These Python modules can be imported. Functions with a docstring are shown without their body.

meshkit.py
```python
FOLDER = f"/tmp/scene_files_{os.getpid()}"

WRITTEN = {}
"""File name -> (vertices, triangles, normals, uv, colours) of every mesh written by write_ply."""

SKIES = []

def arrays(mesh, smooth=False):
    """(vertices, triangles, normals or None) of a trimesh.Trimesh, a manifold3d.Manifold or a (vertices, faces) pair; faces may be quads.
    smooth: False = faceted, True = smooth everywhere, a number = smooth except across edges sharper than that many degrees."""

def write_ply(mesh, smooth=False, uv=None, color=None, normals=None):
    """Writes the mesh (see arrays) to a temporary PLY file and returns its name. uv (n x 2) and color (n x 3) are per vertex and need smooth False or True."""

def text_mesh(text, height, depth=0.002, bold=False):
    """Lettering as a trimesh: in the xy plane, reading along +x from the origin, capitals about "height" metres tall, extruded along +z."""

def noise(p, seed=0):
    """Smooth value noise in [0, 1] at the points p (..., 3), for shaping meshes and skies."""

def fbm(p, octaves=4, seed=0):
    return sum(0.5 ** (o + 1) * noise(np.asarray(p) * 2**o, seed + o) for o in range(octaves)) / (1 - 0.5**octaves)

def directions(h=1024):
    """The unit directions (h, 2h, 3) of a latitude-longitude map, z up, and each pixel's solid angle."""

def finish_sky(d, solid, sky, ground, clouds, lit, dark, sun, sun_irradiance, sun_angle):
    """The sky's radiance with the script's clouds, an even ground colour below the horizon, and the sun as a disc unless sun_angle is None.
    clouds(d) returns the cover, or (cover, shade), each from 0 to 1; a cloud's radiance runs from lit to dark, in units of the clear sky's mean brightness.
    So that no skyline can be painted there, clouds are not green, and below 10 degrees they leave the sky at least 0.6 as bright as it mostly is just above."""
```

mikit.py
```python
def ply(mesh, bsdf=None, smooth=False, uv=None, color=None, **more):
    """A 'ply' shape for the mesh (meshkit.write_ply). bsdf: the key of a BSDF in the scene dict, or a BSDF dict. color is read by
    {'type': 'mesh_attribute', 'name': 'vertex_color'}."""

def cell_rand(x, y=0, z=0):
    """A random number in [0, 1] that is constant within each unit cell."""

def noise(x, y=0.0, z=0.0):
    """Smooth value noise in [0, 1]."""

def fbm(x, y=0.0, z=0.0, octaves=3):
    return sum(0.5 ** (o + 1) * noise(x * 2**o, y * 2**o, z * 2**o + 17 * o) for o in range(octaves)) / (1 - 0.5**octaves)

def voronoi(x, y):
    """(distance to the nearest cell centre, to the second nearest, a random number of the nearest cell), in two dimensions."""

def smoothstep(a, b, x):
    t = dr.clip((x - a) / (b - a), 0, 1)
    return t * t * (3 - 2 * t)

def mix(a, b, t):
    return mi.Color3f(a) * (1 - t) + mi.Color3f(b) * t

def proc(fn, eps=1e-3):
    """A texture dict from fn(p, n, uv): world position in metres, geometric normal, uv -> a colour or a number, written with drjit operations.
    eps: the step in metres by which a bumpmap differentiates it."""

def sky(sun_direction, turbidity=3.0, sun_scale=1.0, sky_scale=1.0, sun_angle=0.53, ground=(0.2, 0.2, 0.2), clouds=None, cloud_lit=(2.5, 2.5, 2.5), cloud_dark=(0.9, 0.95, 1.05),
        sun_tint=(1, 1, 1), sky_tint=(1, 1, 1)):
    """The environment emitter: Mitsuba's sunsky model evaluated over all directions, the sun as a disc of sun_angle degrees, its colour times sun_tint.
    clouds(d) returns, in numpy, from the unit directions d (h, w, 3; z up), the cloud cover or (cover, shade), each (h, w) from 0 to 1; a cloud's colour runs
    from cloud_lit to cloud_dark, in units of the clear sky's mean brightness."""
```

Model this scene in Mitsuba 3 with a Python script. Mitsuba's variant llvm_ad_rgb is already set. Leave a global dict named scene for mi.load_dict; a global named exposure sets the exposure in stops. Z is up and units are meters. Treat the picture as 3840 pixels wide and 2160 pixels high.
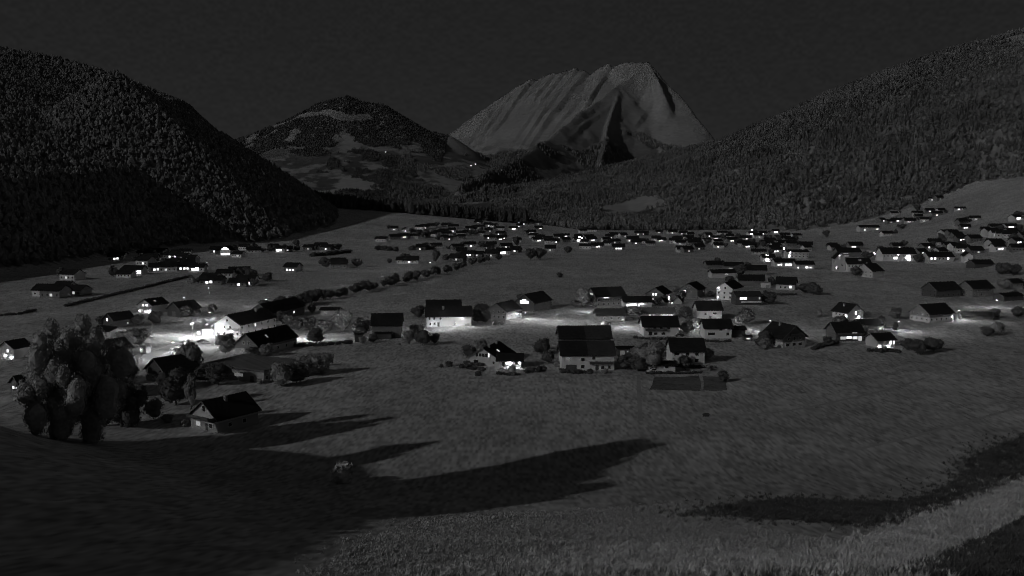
"""A moonlit alpine village in its valley, seen from the hillside above it."""
import math, random
import numpy as np
import trimesh
import mitsuba as mi
import drjit as dr
import mikit, meshkit
from mikit import proc, fbm, noise, voronoi, cell_rand, smoothstep, mix

T = mi.ScalarTransform4f
scene, labels = {}, {}
rng = np.random.default_rng(26082230)
random.seed(2230)

# ------------------------------------------------------------------ camera, moonlit sky, exposure
EYE, PITCH, FOV = np.array([0.0, 0.0, 65.0]), math.radians(5.75), 60.0
look = EYE + np.array([0, math.cos(PITCH), -math.sin(PITCH)])
scene['camera'] = {'type': 'perspective', 'fov': FOV, 'fov_axis': 'x', 'near_clip': 1.0, 'far_clip': 30000.0,
                   'to_world': T().look_at(EYE.tolist(), look.tolist(), [0, 0, 1])}
exposure = 1.3
MOON_EL = math.radians(24)
MOON = np.array([-0.80 * math.cos(MOON_EL), -0.60 * math.cos(MOON_EL), math.sin(MOON_EL)])


def thin_cloud(d):
    """a night sky under an even veil: a little brighter over the horizon than overhead"""
    up = np.clip(d[..., 2], 0, 1)
    shade = 1 - np.exp(-up / 0.13)
    return np.ones_like(up), np.clip(shade + 0.10 * (meshkit.fbm(d * 7.0, 4, 3) - 0.5) + 0.75 * (meshkit.noise(d * 330.0, 8) - 0.5), 0, 1)


SKY = 0.0087                                      # radiance low over the horizon
scene['sky'] = mikit.sky(MOON.tolist(), turbidity=3.0, sun_scale=0.2, sun_tint=(0.76, 0.999, 1.623), sky_scale=SKY / 0.0741,
                         clouds=thin_cloud, cloud_lit=(1, 1, 1), cloud_dark=(0.62, 0.62, 0.62), ground=(0.2, 0.2, 0.2))
scene['sky']['sampling_weight'] = 5.0

LEFT_CREST = [(-1050.0, 350.0, 285.0), (-1130.0, 800.0, 320.0), (-1150.0, 1300.0, 350.0), (-1158.4, 2050.0, 397.8), (-1077.1, 2100.0, 386.0), (-900.0, 2050.0, 343.0)]
LEFT_END = [(-676.2, 1540.0, 271.2), (-640.5, 1600.0, 247.4), (-614.0, 1640.0, 229.2), (-588.9, 1690.0, 207.7), (-561.8, 1740.0, 160.1), (-512.4, 1780.0, 135.7), (-462.8, 1830.0, 95.7), (-435.9, 1880.0, 68.2)]
PEAK_CREST = [(-506.6, 5000.0, 241.6), (-384.8, 5500.0, 459.6), (-260.2, 5450.0, 539.3), (-89.7, 5350.0, 640.0), (97.1, 5250.0, 749.8), (233.3, 5200.0, 783.7), (344.1, 5150.0, 801.2), (432.3, 5120.0, 781.5), (497.5, 5100.0, 813.9)]
PEAK_TOP = [(497.5, 5100.0, 813.9), (625.6, 5050.0, 821.7), (784.0, 5000.0, 818.6)]
PEAK_EAST = [(784.2, 5000.0, 809.9), (837.7, 4960.0, 746.3), (882.9, 4840.0, 641.9), (934.6, 4680.0, 500.9), (969.2, 4560.0, 390.2), (1172.6, 4300.0, 102.9)]
PEAK_RIB = [(773.1, 5000.0, 812.1), (777.8, 4900.0, 750.7), (777.6, 4800.0, 684.9), (787.4, 4700.0, 600.8)]
PEAK_SPUR = [(679.4, 4950.0, 736.3), (580.9, 4850.0, 676.7), (455.4, 4650.0, 570.8), (315.0, 4400.0, 467.1), (167.1, 4100.0, 344.8), (20.0, 3750.0, 238.7), (-116.2, 3350.0, 153.8), (-184.5, 3000.0, 91.4)]
PEAK_FACE = [(585.2, 4850.0, 676.7), (521.9, 4600.0, 529.4), (462.1, 4350.0, 390.4), (412.0, 4000.0, 241.5), (359.2, 3600.0, 112.6)]
BACK_CREST = [(-1620.5, 4300.0, 216.8), (-1421.9, 4500.0, 348.5), (-1305.4, 4550.0, 395.4), (-1196.0, 4600.0, 457.3), (-1072.7, 4600.0, 507.4), (-990.5, 4600.0, 551.4), (-857.9, 4600.0, 587.4), (-777.3, 4600.0, 557.4), (-665.9, 4600.0, 543.4), (-585.3, 4600.0, 497.4), (-525.0, 4600.0, 433.2), (-464.3, 4600.0, 407.1), (-321.9, 4600.0, 389.0)]
KNOB_CREST = [(-183.8, 2450.0, 32.2), (-148.4, 2600.0, 64.8), (-63.7, 2700.0, 103.1), (2.4, 2700.0, 96.0), (61.5, 2650.0, 59.0)]
RIGHT_CREST = [(106.9, 2600.0, 12.8), (195.3, 2700.0, 40.9), (289.4, 2800.0, 92.1), (469.2, 3000.0, 177.5), (676.6, 3200.0, 259.6), (809.2, 3250.0, 279.7), (910.0, 3200.0, 282.0), (963.1, 3100.0, 303.7), (990.5, 3000.0, 331.3), (1038.6, 2900.0, 383.0), (1103.3, 2750.0, 438.0), (1211.6, 2600.0, 482.6), (1381.2, 2450.0, 518.3), (1517.8, 2300.0, 554.3)]

# ------------------------------------------------------------------ the lie of the land
def seg_dist(x, y, a, b):
    ax, ay, bx, by = a[0], a[1], b[0], b[1]
    L = (bx - ax) ** 2 + (by - ay) ** 2
    t = np.clip(((x - ax) * (bx - ax) + (y - ay) * (by - ay)) / max(L, 1e-9), 0, 1)
    return np.hypot(x - ax - t * (bx - ax), y - ay - t * (by - ay)), a[2] + t * (b[2] - a[2])


def ridge(x, y, pts, steep, far, knee):
    """land falling away from a crest line: steep for the first knee metres, then gentler"""
    h = np.full(np.shape(x), -1e9)
    for a, b in zip(pts[:-1], pts[1:]):
        d, z = seg_dist(x, y, a, b)
        h = np.maximum(h, z - np.where(d < knee, steep * d, steep * knee + far * (d - knee)))
    return h


def fb(x, y, size, octaves=4, seed=0):
    return meshkit.fbm(np.stack([x / size, y / size, np.full(np.shape(x), 0.37)], -1), octaves, seed) - 0.5


def smax(a, b, k):
    h = np.clip(0.5 + 0.5 * (a - b) / k, 0, 1)
    return b * (1 - h) + a * h + k * h * (1 - h)


def valley(x, y):
    x, y = np.asarray(x, float), np.asarray(y, float)
    near = 25 * (np.clip(214 - y - 0.04 * x, 0, None) / 125) ** 1.6                       # the slope that the camera stands on
    near = np.where(y < -20, near + 0.25 * (-20 - y), near)
    knoll = 50 * np.exp(-(((x + 165) / 72) ** 2 + ((y - 125) / 72) ** 2))
    u = x - (400 + 0.16 * (y - 725))
    right = np.where(u > 0, 0.12 * np.clip(u, 0, None) + 0.0005 * np.clip(u, 0, 330) ** 2, 0)
    fan = 66 * np.clip(1 - np.hypot(x + 480, y - 1950) / 650, 0, None) ** 1.2
    rough = np.clip(near / 12, 0, 1) * (5.0 * fb(x, y, 60, 3, 5) + 1.2 * fb(x, y, 11, 3, 6))
    return near + knoll + right + fan + rough


def hills(x, y):
    x, y = np.asarray(x, float), np.asarray(y, float)
    wx, wy = x + 90 * fb(x, y, 420, 3, 11), y + 90 * fb(x, y, 420, 3, 12)
    left = ridge(x, y, LEFT_CREST, 0.42, 0.85, 590)
    left = left - 0.62 * np.clip(x + 760, 0, None) * np.clip((y - 1350) / 300, 0, 1)
    left = np.maximum(left, ridge(x, y, LEFT_END, 0.66, 0.74, 200))
    left = left + 22 * fb(x, y, 150, 4, 21)
    peak = np.maximum(np.maximum(ridge(wx, wy, PEAK_CREST, 0.74, 0.66, 620), ridge(wx, wy, PEAK_TOP, 1.05, 0.7, 620)), ridge(wx, wy, PEAK_SPUR, 0.95, 0.42, 420))
    # slabs of tilted rock: long ledges that run up towards the summit, each broken off on its right side
    t = (0.88 * wx - 0.48 * wy + 50 * fb(x, y, 400, 2, 31)) / 150.0
    run = np.clip(0.15 + 4.2 * fb(0.48 * x + 0.88 * y, 2.6 * (0.88 * x - 0.48 * y), 620, 3, 34), 0, 1)
    run2 = np.clip(0.2 + 4.5 * fb(0.48 * x + 0.88 * y, 3.5 * (0.88 * x - 0.48 * y), 380, 3, 37), 0, 1)
    peak = peak + np.clip((peak - 240) / 220, 0, 1) * (50 * run * (np.power(t - np.floor(t), 0.8) - 0.6) + 24 * run2 * (2.37 * t - np.floor(2.37 * t) - 0.5) + 46 * fb(x, y, 190, 6, 32)) + 22 * fb(x, y, 170, 4, 33)
    behind = np.clip((wx - 792) * 0.9 + (wy - 5000) * 0.44, 0, None)                       # the far side of the right-hand crest drops away
    peak = peak - 3.2 * behind
    east = np.maximum(ridge(wx, wy, PEAK_EAST, 0.85, 0.7, 450), ridge(wx, wy, PEAK_RIB, 1.9, 1.5, 240)) - 1.4 * behind
    face = ridge(wx, wy, PEAK_FACE, 2.2, 0.5, 330)
    peak = np.maximum.reduce([peak, east + 22 * fb(x, y, 130, 4, 35), face + 20 * fb(x, y, 110, 4, 36)])
    back = ridge(wx, wy, BACK_CREST, 0.62, 0.36, 420) + 46 * fb(x, y, 260, 5, 41)
    knob = ridge(x, y, KNOB_CREST, 0.55, 0.42, 150) + 16 * fb(x, y, 120, 4, 51)
    right = np.full(np.shape(x), -50.0)
    for a, b in zip(RIGHT_CREST[:-1], RIGHT_CREST[1:]):
        d, z = seg_dist(wx, wy, a, b)
        right = np.maximum(right, z * np.clip(1 - d / 1080, 0, None) ** 1.05)
    right = np.where(right > 0, right + np.clip(right / 60, 0, 1) * 26 * fb(x, y, 200, 5, 61) - 4, -50)
    return np.maximum.reduce([left, peak, back, knob, right])


def ground(x, y):
    """height of the land"""
    return smax(valley(x, y), hills(x, y), 8.0)



def grey(v):
    return {'type': 'rgb', 'value': [float(v)] * 3}


def matte(key, value, roughness=None, two=True, spec=0.3):
    tex = value if isinstance(value, dict) else grey(value)
    b = {'type': 'diffuse', 'reflectance': tex} if roughness is None else \
        {'type': 'principled', 'base_color': tex, 'roughness': roughness, 'specular': spec}
    scene[key] = {'type': 'twosided', 'bsdf': b} if two else b
    return key


def g3(v):
    return mi.Color3f(v, v, v)


# grass in swathes of different cuts, tufts and bare spots
def meadow_tone(p, n, uv):
    cut = voronoi((p.x + 0.5 * p.y) / 150 + 3.1, (p.y - 0.3 * p.x) / 210)[2]
    patch = fbm(p.x / 38, p.y / 38, 0.5, 3)
    tuft = noise(p.x / 0.7, p.y / 2.6, 3.3)
    clump = noise(p.x / 3.1, p.y / 3.1, 8.1)
    v = 0.49 * (0.86 + 0.18 * cut) * (0.70 + 0.58 * patch) * (0.26 + 0.92 * tuft + 0.30 * clump + 0.28 * noise(p.x / 6.5, p.y / 9, 4.7))
    return g3(v)


# alp pasture, scrub and scree on the mountain sides
def mountain_tone(p, n, uv):
    a = fbm(p.x / 210, p.y / 260, p.z / 120, 4)
    b = fbm(p.x / 46 + 9, p.y / 46, p.z / 30, 3)
    c = noise(p.x / 13, p.y / 13, p.z / 9)
    high = smoothstep(230, 430, p.z + 160 * (a - 0.5))
    scrub = smoothstep(0.47, 0.56, 0.62 * a + 0.38 * b) * (1 - 0.75 * high)
    v = mix(0.30, 0.10, scrub) * (0.72 + 0.30 * b + 0.26 * c)
    return v


matte('meadow', proc(meadow_tone))
matte('mountain', proc(mountain_tone))
matte('forest_floor', proc(lambda p, n, uv: g3(0.24 * (0.6 + 0.8 * fbm(p.x / 30, p.y / 30, p.z / 30, 3)))))
matte('needles', proc(lambda p, n, uv: g3(0.18 * (0.55 + 0.9 * noise(p.x / 9, p.y / 9, p.z / 7)))))
matte('dark_needles', proc(lambda p, n, uv: g3(0.085 * (0.45 + 1.1 * fbm(p.x / 70, p.y / 70, p.z / 50, 3)))))
matte('far_needles', proc(lambda p, n, uv: g3(0.17 * (0.35 + 1.3 * fbm(p.x / 60, p.y / 60, p.z / 60, 3)))))


def grid(xs, ys, fn=None):
    X, Y = np.meshgrid(xs, ys)
    Z = (fn or ground)(X, Y)
    v = np.stack([X, Y, Z], -1).reshape(-1, 3)
    nx, ny = len(xs), len(ys)
    i, j = np.meshgrid(np.arange(nx - 1), np.arange(ny - 1))
    a = (j * nx + i).ravel()
    q = np.stack([a, a + 1, a + nx + 1, a + nx], 1)
    return v, np.vstack([q[:, [0, 1, 2]], q[:, [0, 2, 3]]])


def keep(v, f, fn):
    c = v[f].mean(1)
    f = f[fn(c[:, 0], c[:, 1])]
    used, inv = np.unique(f, return_inverse=True)
    return v[used], inv.reshape(-1, 3)


def setting(key, mesh, bsdf, **k):
    scene[key] = mikit.ply(mesh, bsdf, **k)
    labels[key] = {'kind': 'structure'}


# which land is meadow (flat bottom, fan, near slope, lower right pastures) and which is mountain
def is_left(x, y):
    return (hills(x, y) > valley(x, y)) & (x < -60 - 0.12 * y) & (y < 2300)


def is_hill(x, y):
    return (hills(x, y) > valley(x, y) + 1)


XV = np.concatenate([np.arange(-900, -260, 12), np.arange(-260, 260, 4), np.arange(260, 1300.1, 12)])
YV = np.concatenate([np.arange(-240, 340, 4), np.arange(340, 2560.1, 12)])
vv, vf = grid(XV, YV)
setting('valley_meadow', keep(vv, vf, lambda x, y: ~is_hill(x, y)), 'meadow', smooth=True)
setting('left_mountain', keep(vv, vf, lambda x, y: is_hill(x, y) & (x < -60 - 0.12 * y)), 'forest_floor', smooth=True)
setting('right_hillside', keep(vv, vf, lambda x, y: is_hill(x, y) & (x >= -60 - 0.12 * y)), 'mountain', smooth=True)
gv, gf = grid(np.arange(-2400, 2401, 12.0), np.arange(2560.0, 5900, 12.0))
setting('far_mountains', (gv, gf), 'mountain', smooth=True)
sv, sf = grid(np.arange(1296.0, 2600, 24.0), np.arange(600.0, 2566, 24.0))
setting('right_slope', (sv, sf), 'mountain', smooth=True)
lv, lf = grid(np.arange(-2400.0, -887, 24.0), np.arange(-240.0, 2566, 24.0))
setting('left_slope', (lv, lf), 'forest_floor', smooth=True)
pv = np.array([[-14000, -14000, -60], [14000, -14000, -60], [14000, 14000, -60], [-14000, 14000, -60.0]])
setting('land_beyond', (pv, np.array([[0, 1, 2], [0, 2, 3]])), 'mountain')


# ------------------------------------------------------------------ conifer woods on the mountain sides
def conifer_wood(key, points, height, bsdf, label, sides=5, rings=1, slim=(0.17, 0.25)):
    """thousands of small firs, or with more rings fuller round-headed trees, as one wood"""
    n = len(points)
    h = height * rng.uniform(0.6, 1.2, n)
    r = h * rng.uniform(*slim, n)
    x, y = points[:, 0], points[:, 1]
    z = ground(x, y)
    V = []
    for t in range(rings):
        lo, rr = [(0.05, 1.0)][t] if rings == 1 else [(0.10, 0.85), (0.55, 0.95 * rng.uniform(0.55, 1.0, n))][t]
        ang = rng.uniform(0, 2 * np.pi, n)[:, None] + np.arange(sides) * 2 * np.pi / sides
        rad = (r * rr)[:, None] * rng.uniform(0.7, 1.2, (n, sides))
        V.append(np.stack([x[:, None] + rad * np.cos(ang), y[:, None] + rad * np.sin(ang), (z + h * lo)[:, None] + rng.uniform(-0.06, 0.05, (n, sides)) * h[:, None]], -1))
    V.append(np.stack([x + rng.normal(0, 0.03, n) * h, y, z + h], -1)[:, None])
    m = sides * rings + 1
    k = np.arange(sides)
    tri = []
    for t in range(rings - 1):
        tri += [np.stack([t * sides + k, t * sides + (k + 1) % sides, (t + 1) * sides + (k + 1) % sides], 1), np.stack([t * sides + k, (t + 1) * sides + (k + 1) % sides, (t + 1) * sides + k], 1)]
    tri.append(np.stack([(rings - 1) * sides + k, (rings - 1) * sides + (k + 1) % sides, np.full(sides, m - 1)], 1))
    tri = np.vstack(tri)
    scene[key] = mikit.ply((np.concatenate(V, 1).reshape(-1, 3), (tri[None] + (np.arange(n) * m)[:, None, None]).reshape(-1, 3)), bsdf)
    labels[key] = {'label': label, 'category': 'forest', 'kind': 'stuff'}


def scatter(n, x0, x1, y0, y1, ok):
    p = np.stack([rng.uniform(x0, x1, n), rng.uniform(y0, y1, n)], 1)
    return p[ok(p[:, 0], p[:, 1])]


conifer_wood('fir_forest', scatter(72000, -1300, -250, 350, 2300, lambda x, y: is_hill(x, y) & (x < -75 - 0.12 * y)), 11, 'needles',
             'dark mixed forest covering the shadowed mountain on the left', rings=2, sides=4, slim=(0.32, 0.52))
conifer_wood('fir_forest_001', scatter(52000, -60, 1750, 1400, 3300, lambda x, y: is_hill(x, y) & (x > -60 - 0.12 * y) & (fb(x, y, 300, 4, 72) > -0.10 - 0.12 * np.clip((x - 300) / 800, 0, 1))), 12, 'far_needles',
             'mixed forest on the long hillside behind the right half of the village', rings=2, sides=4, slim=(0.28, 0.42))
conifer_wood('fir_forest_005', scatter(9000, -60, 1500, 1400, 3300, lambda x, y: is_hill(x, y) & (x > -60 - 0.12 * y) & (fb(x, y, 200, 4, 79) > 0.04)), 21, 'dark_needles',
             'groups of taller dark firs rising from the forest on the right hillside', slim=(0.13, 0.18))
conifer_wood('fir_forest_002', scatter(52000, -500, 1000, 2560, 4700, lambda x, y: (hills(x, y) < 300 + 300 * fb(x, y, 300, 3, 74) + 0.05 * (x + 200)) & (fb(x, y, 240, 4, 73) > -0.06)), 15, 'far_needles',
             'patchy forest on the lower flanks of the steep pale peak', sides=4, slim=(0.25, 0.4))
conifer_wood('fir_forest_004', scatter(60000, -1900, -330, 2560, 4640, lambda x, y: (fb(x, y, 130, 4, 76) > 0.05 - 0.22 * np.clip((hills(x, y) - 260) / 160, 0, 1)) & ((np.abs(hills(x, y) - 470 - 0.10 * (x + 900) + 160 * fb(x, y, 260, 3, 78)) > 20) | (fb(x, y, 330, 2, 77) < -0.02))), 11, 'dark_needles',
             'dark forest and scrub on the lower mountain left of the steep peak', sides=4, slim=(0.45, 0.7))
belt = scatter(5200, -520, 30, 1780, 2180, lambda x, y: (y > 1826 - 0.02 * (x + 340) ** 2 / 100 + 0.30 * (x + 340) + 26 * fb(x, y, 60, 2, 75)) & (y < 1935 + 0.30 * (x + 340)))
conifer_wood('fir_forest_003', belt, 25, 'dark_needles', 'dark wooded belt along the upper edge of the sloping meadow', rings=2, slim=(0.2, 0.32))



# ------------------------------------------------------------------ materials of built things
matte('white_render', proc(lambda p, n, uv: g3(0.84 * (0.86 + 0.14 * fbm(p.x / 2.2, p.y / 2.2, p.z / 2.2, 3)))))
matte('cream_render', proc(lambda p, n, uv: g3(0.62 * (0.84 + 0.18 * fbm(p.x / 2.2, p.y / 2.2, p.z / 2.2, 3)))))
matte('grey_render', proc(lambda p, n, uv: g3(0.40 * (0.84 + 0.2 * fbm(p.x / 2.0, p.y / 2.0, p.z / 2.0, 3)))))


def board_tone(base):
    def f(p, n, uv):
        row = dr.floor(p.z / 0.24)
        return g3(base * (0.72 + 0.3 * cell_rand(row, dr.floor((p.x + p.y) / 5)) + 0.25 * fbm(p.x / 1.2, p.y / 1.2, p.z / 0.3, 2)))
    return f


def roof_tone(base):
    def f(p, n, uv):
        row = dr.floor(p.z / 0.33)
        return g3(base * (0.65 + 0.35 * cell_rand(row, dr.floor((p.x * 1.7 + p.y * 1.3) / 0.9)) + 0.4 * fbm(p.x / 3.5, p.y / 3.5, p.z / 3.5, 3)))
    return f


matte('dark_wood', proc(board_tone(0.11)))
matte('brown_wood', proc(board_tone(0.22)))
matte('pale_wood', proc(board_tone(0.40)))
matte('roof_dark', proc(roof_tone(0.028)))
matte('roof_brown', proc(roof_tone(0.055)))
matte('roof_grey', proc(roof_tone(0.17)))
matte('concrete', proc(lambda p, n, uv: g3(0.36 * (0.8 + 0.35 * fbm(p.x / 1.7, p.y / 1.7, p.z / 1.7, 4)))))
matte('white_paint', 0.78, 0.5)
matte('dark_paint', 0.06, 0.45)
matte('metal', 0.42, 0.45)
matte('glass', 0.03, 0.12, spec=0.6)
matte('tyre', 0.03)
matte('asphalt', proc(lambda p, n, uv: g3(0.38 * (0.75 + 0.3 * fbm(p.x / 6, p.y / 6, 0.2, 3) + 0.2 * noise(p.x / 0.8, p.y / 0.8, 1.1)))))
matte('soil', proc(lambda p, n, uv: g3(0.17 * (0.3 + 1.0 * fbm(p.x / 4.5, p.y / 4.5, 0.4, 3) + 0.5 * noise(p.x / 0.8, p.y / 0.8, 2.2)))))
matte('bark', 0.12)
matte('trodden', proc(lambda p, n, uv: g3(0.40 * (0.7 + 0.5 * fbm(p.x / 4, p.y / 4, 0.4, 3)))))
matte('shade_scrub_leaves', proc(lambda p, n, uv: g3(0.13 * (0.5 + 0.8 * noise(p.x / 2.6, p.y / 2.6, p.z / 2.6)))))  # dark tone stands in for shade behind the near bank; also corner scrub
matte('grass_blades', proc(lambda p, n, uv: g3(0.52 * (0.55 + 0.5 * fbm(p.x / 9, p.y / 9, 0.6, 3) + 0.3 * noise(p.x / 0.9, p.y / 0.9, 1.4)))))
matte('leaves', proc(lambda p, n, uv: g3(0.26 * (0.5 + 0.5 * noise(p.x / 1.6, p.y / 1.6, p.z / 1.6) + 0.5 * noise(p.x / 0.5, p.y / 0.5, p.z / 0.5)))))
matte('tall_leaves', proc(lambda p, n, uv: g3(0.40 * (0.5 + 0.5 * noise(p.x / 1.6, p.y / 1.6, p.z / 1.6) + 0.5 * noise(p.x / 0.5, p.y / 0.5, p.z / 0.5)))))
matte('dark_leaves', proc(lambda p, n, uv: g3(0.105 * (0.5 + 0.5 * noise(p.x / 1.6, p.y / 1.6, p.z / 1.6) + 0.5 * noise(p.x / 0.5, p.y / 0.5, p.z / 0.5)))))
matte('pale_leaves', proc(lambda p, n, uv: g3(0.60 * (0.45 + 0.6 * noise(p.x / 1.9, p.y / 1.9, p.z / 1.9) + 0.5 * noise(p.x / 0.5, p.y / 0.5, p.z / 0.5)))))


# ------------------------------------------------------------------ mesh helpers
def box(x0, x1, y0, y1, z0, z1):
    v = np.array([[x, y, z] for x in (x0, x1) for y in (y0, y1) for z in (z0, z1)], float)
    f = np.array([[0, 1, 3], [0, 3, 2], [4, 6, 7], [4, 7, 5], [0, 4, 5], [0, 5, 1], [2, 3, 7], [2, 7, 6], [0, 2, 6], [0, 6, 4], [1, 5, 7], [1, 7, 3]])
    return v, f


def join(ms):
    V, Fs, n = [], [], 0
    for v, f in ms:
        V.append(v)
        Fs.append(np.asarray(f) + n)
        n += len(v)
    return np.vstack(V), np.vstack(Fs)


def prism(poly, a, b, axis='y'):
    """a convex outline in (s, z), drawn out from a to b along the other level axis"""
    p = np.asarray(poly, float)
    n = len(p)
    mk = (lambda t: np.stack([p[:, 0], np.full(n, t), p[:, 1]], 1)) if axis == 'y' else (lambda t: np.stack([np.full(n, t), p[:, 0], p[:, 1]], 1))
    v = np.vstack([mk(a), mk(b)])
    f = []
    for i in range(n):
        j = (i + 1) % n
        f += [[i, j, n + j], [i, n + j, n + i]]
    for i in range(1, n - 1):
        f += [[0, i + 1, i], [n, n + i, n + i + 1]]
    f = np.array(f)
    t = trimesh.Trimesh(v, f, process=False)
    if t.volume < 0:
        f = f[:, ::-1]
    return v, f


def tube(p0, p1, r0, r1=None, n=8):
    return tube_line([p0, p1], [r0, r0 if r1 is None else r1], n)


def tube_line(pts, radii, n=8):
    p = np.asarray(pts, float)
    t = np.gradient(p, axis=0)
    t /= np.linalg.norm(t, axis=1, keepdims=True) + 1e-12
    a = np.cross(t, np.where(np.abs(t[:, 2:]) < 0.9, [0, 0, 1.0], [1.0, 0, 0]))
    a /= np.linalg.norm(a, axis=1, keepdims=True)
    b = np.cross(t, a)
    k = np.arange(n) * 2 * np.pi / n
    v = (p[:, None] + np.asarray(radii, float)[:, None, None] * (np.cos(k)[None, :, None] * a[:, None] + np.sin(k)[None, :, None] * b[:, None])).reshape(-1, 3)
    f = []
    for i in range(len(p) - 1):
        for j in range(n):
            q = [i * n + j, i * n + (j + 1) % n, (i + 1) * n + (j + 1) % n, (i + 1) * n + j]
            f += [[q[0], q[1], q[2]], [q[0], q[2], q[3]]]
    m = len(v)
    v = np.vstack([v, p[:1], p[-1:]])
    for j in range(n):
        f += [[m, (j + 1) % n, j], [m + 1, m - n + j, m - n + (j + 1) % n]]
    return v, np.array(f)


USED, HOMES = {}, []
ONES = 'first second third fourth fifth sixth seventh eighth ninth tenth eleventh twelfth thirteenth fourteenth fifteenth sixteenth seventeenth eighteenth nineteenth twentieth'.split()


def nth(i):
    if i < 20:
        return ONES[i]
    tens, k = divmod(i + 1, 10)
    return ['twenty', 'thirty', 'forty', 'fifty'][tens - 2] + '-' + ONES[k - 1] if k else ['twentieth', 'thirtieth', 'fortieth', 'fiftieth'][tens - 2]




def numbered(name):
    k = USED.get(name, 0)
    USED[name] = k + 1
    return name if k == 0 else f'{name}_{k:03d}'


def part(parent, name, mesh, bsdf, world=None, light=None, weight=0.004, **kw):
    key = numbered(f'{parent}__{name}')
    d = mesh if isinstance(mesh, dict) else mikit.ply(mesh, bsdf, **kw)
    d = dict(d)
    if world is not None:
        d['to_world'] = world
    if light is not None:
        d['emitter'] = {'type': 'area', 'radiance': grey(light), 'sampling_weight': weight}
    scene[key] = d
    return key


def thing(name, label, cat, group=None):
    key = numbered(name)
    labels[key] = {'label': label, 'category': cat}
    if group:
        labels[key]['group'] = group
    return key


def frame(x, y, turn, z=None):
    """where a thing stands: on the ground at (x, y), turned by degrees about the upright"""
    return T().translate([float(x), float(y), float(ground(np.array([x]), np.array([y]))[0]) if z is None else z]).rotate([0, 0, 1], float(turn))


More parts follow.
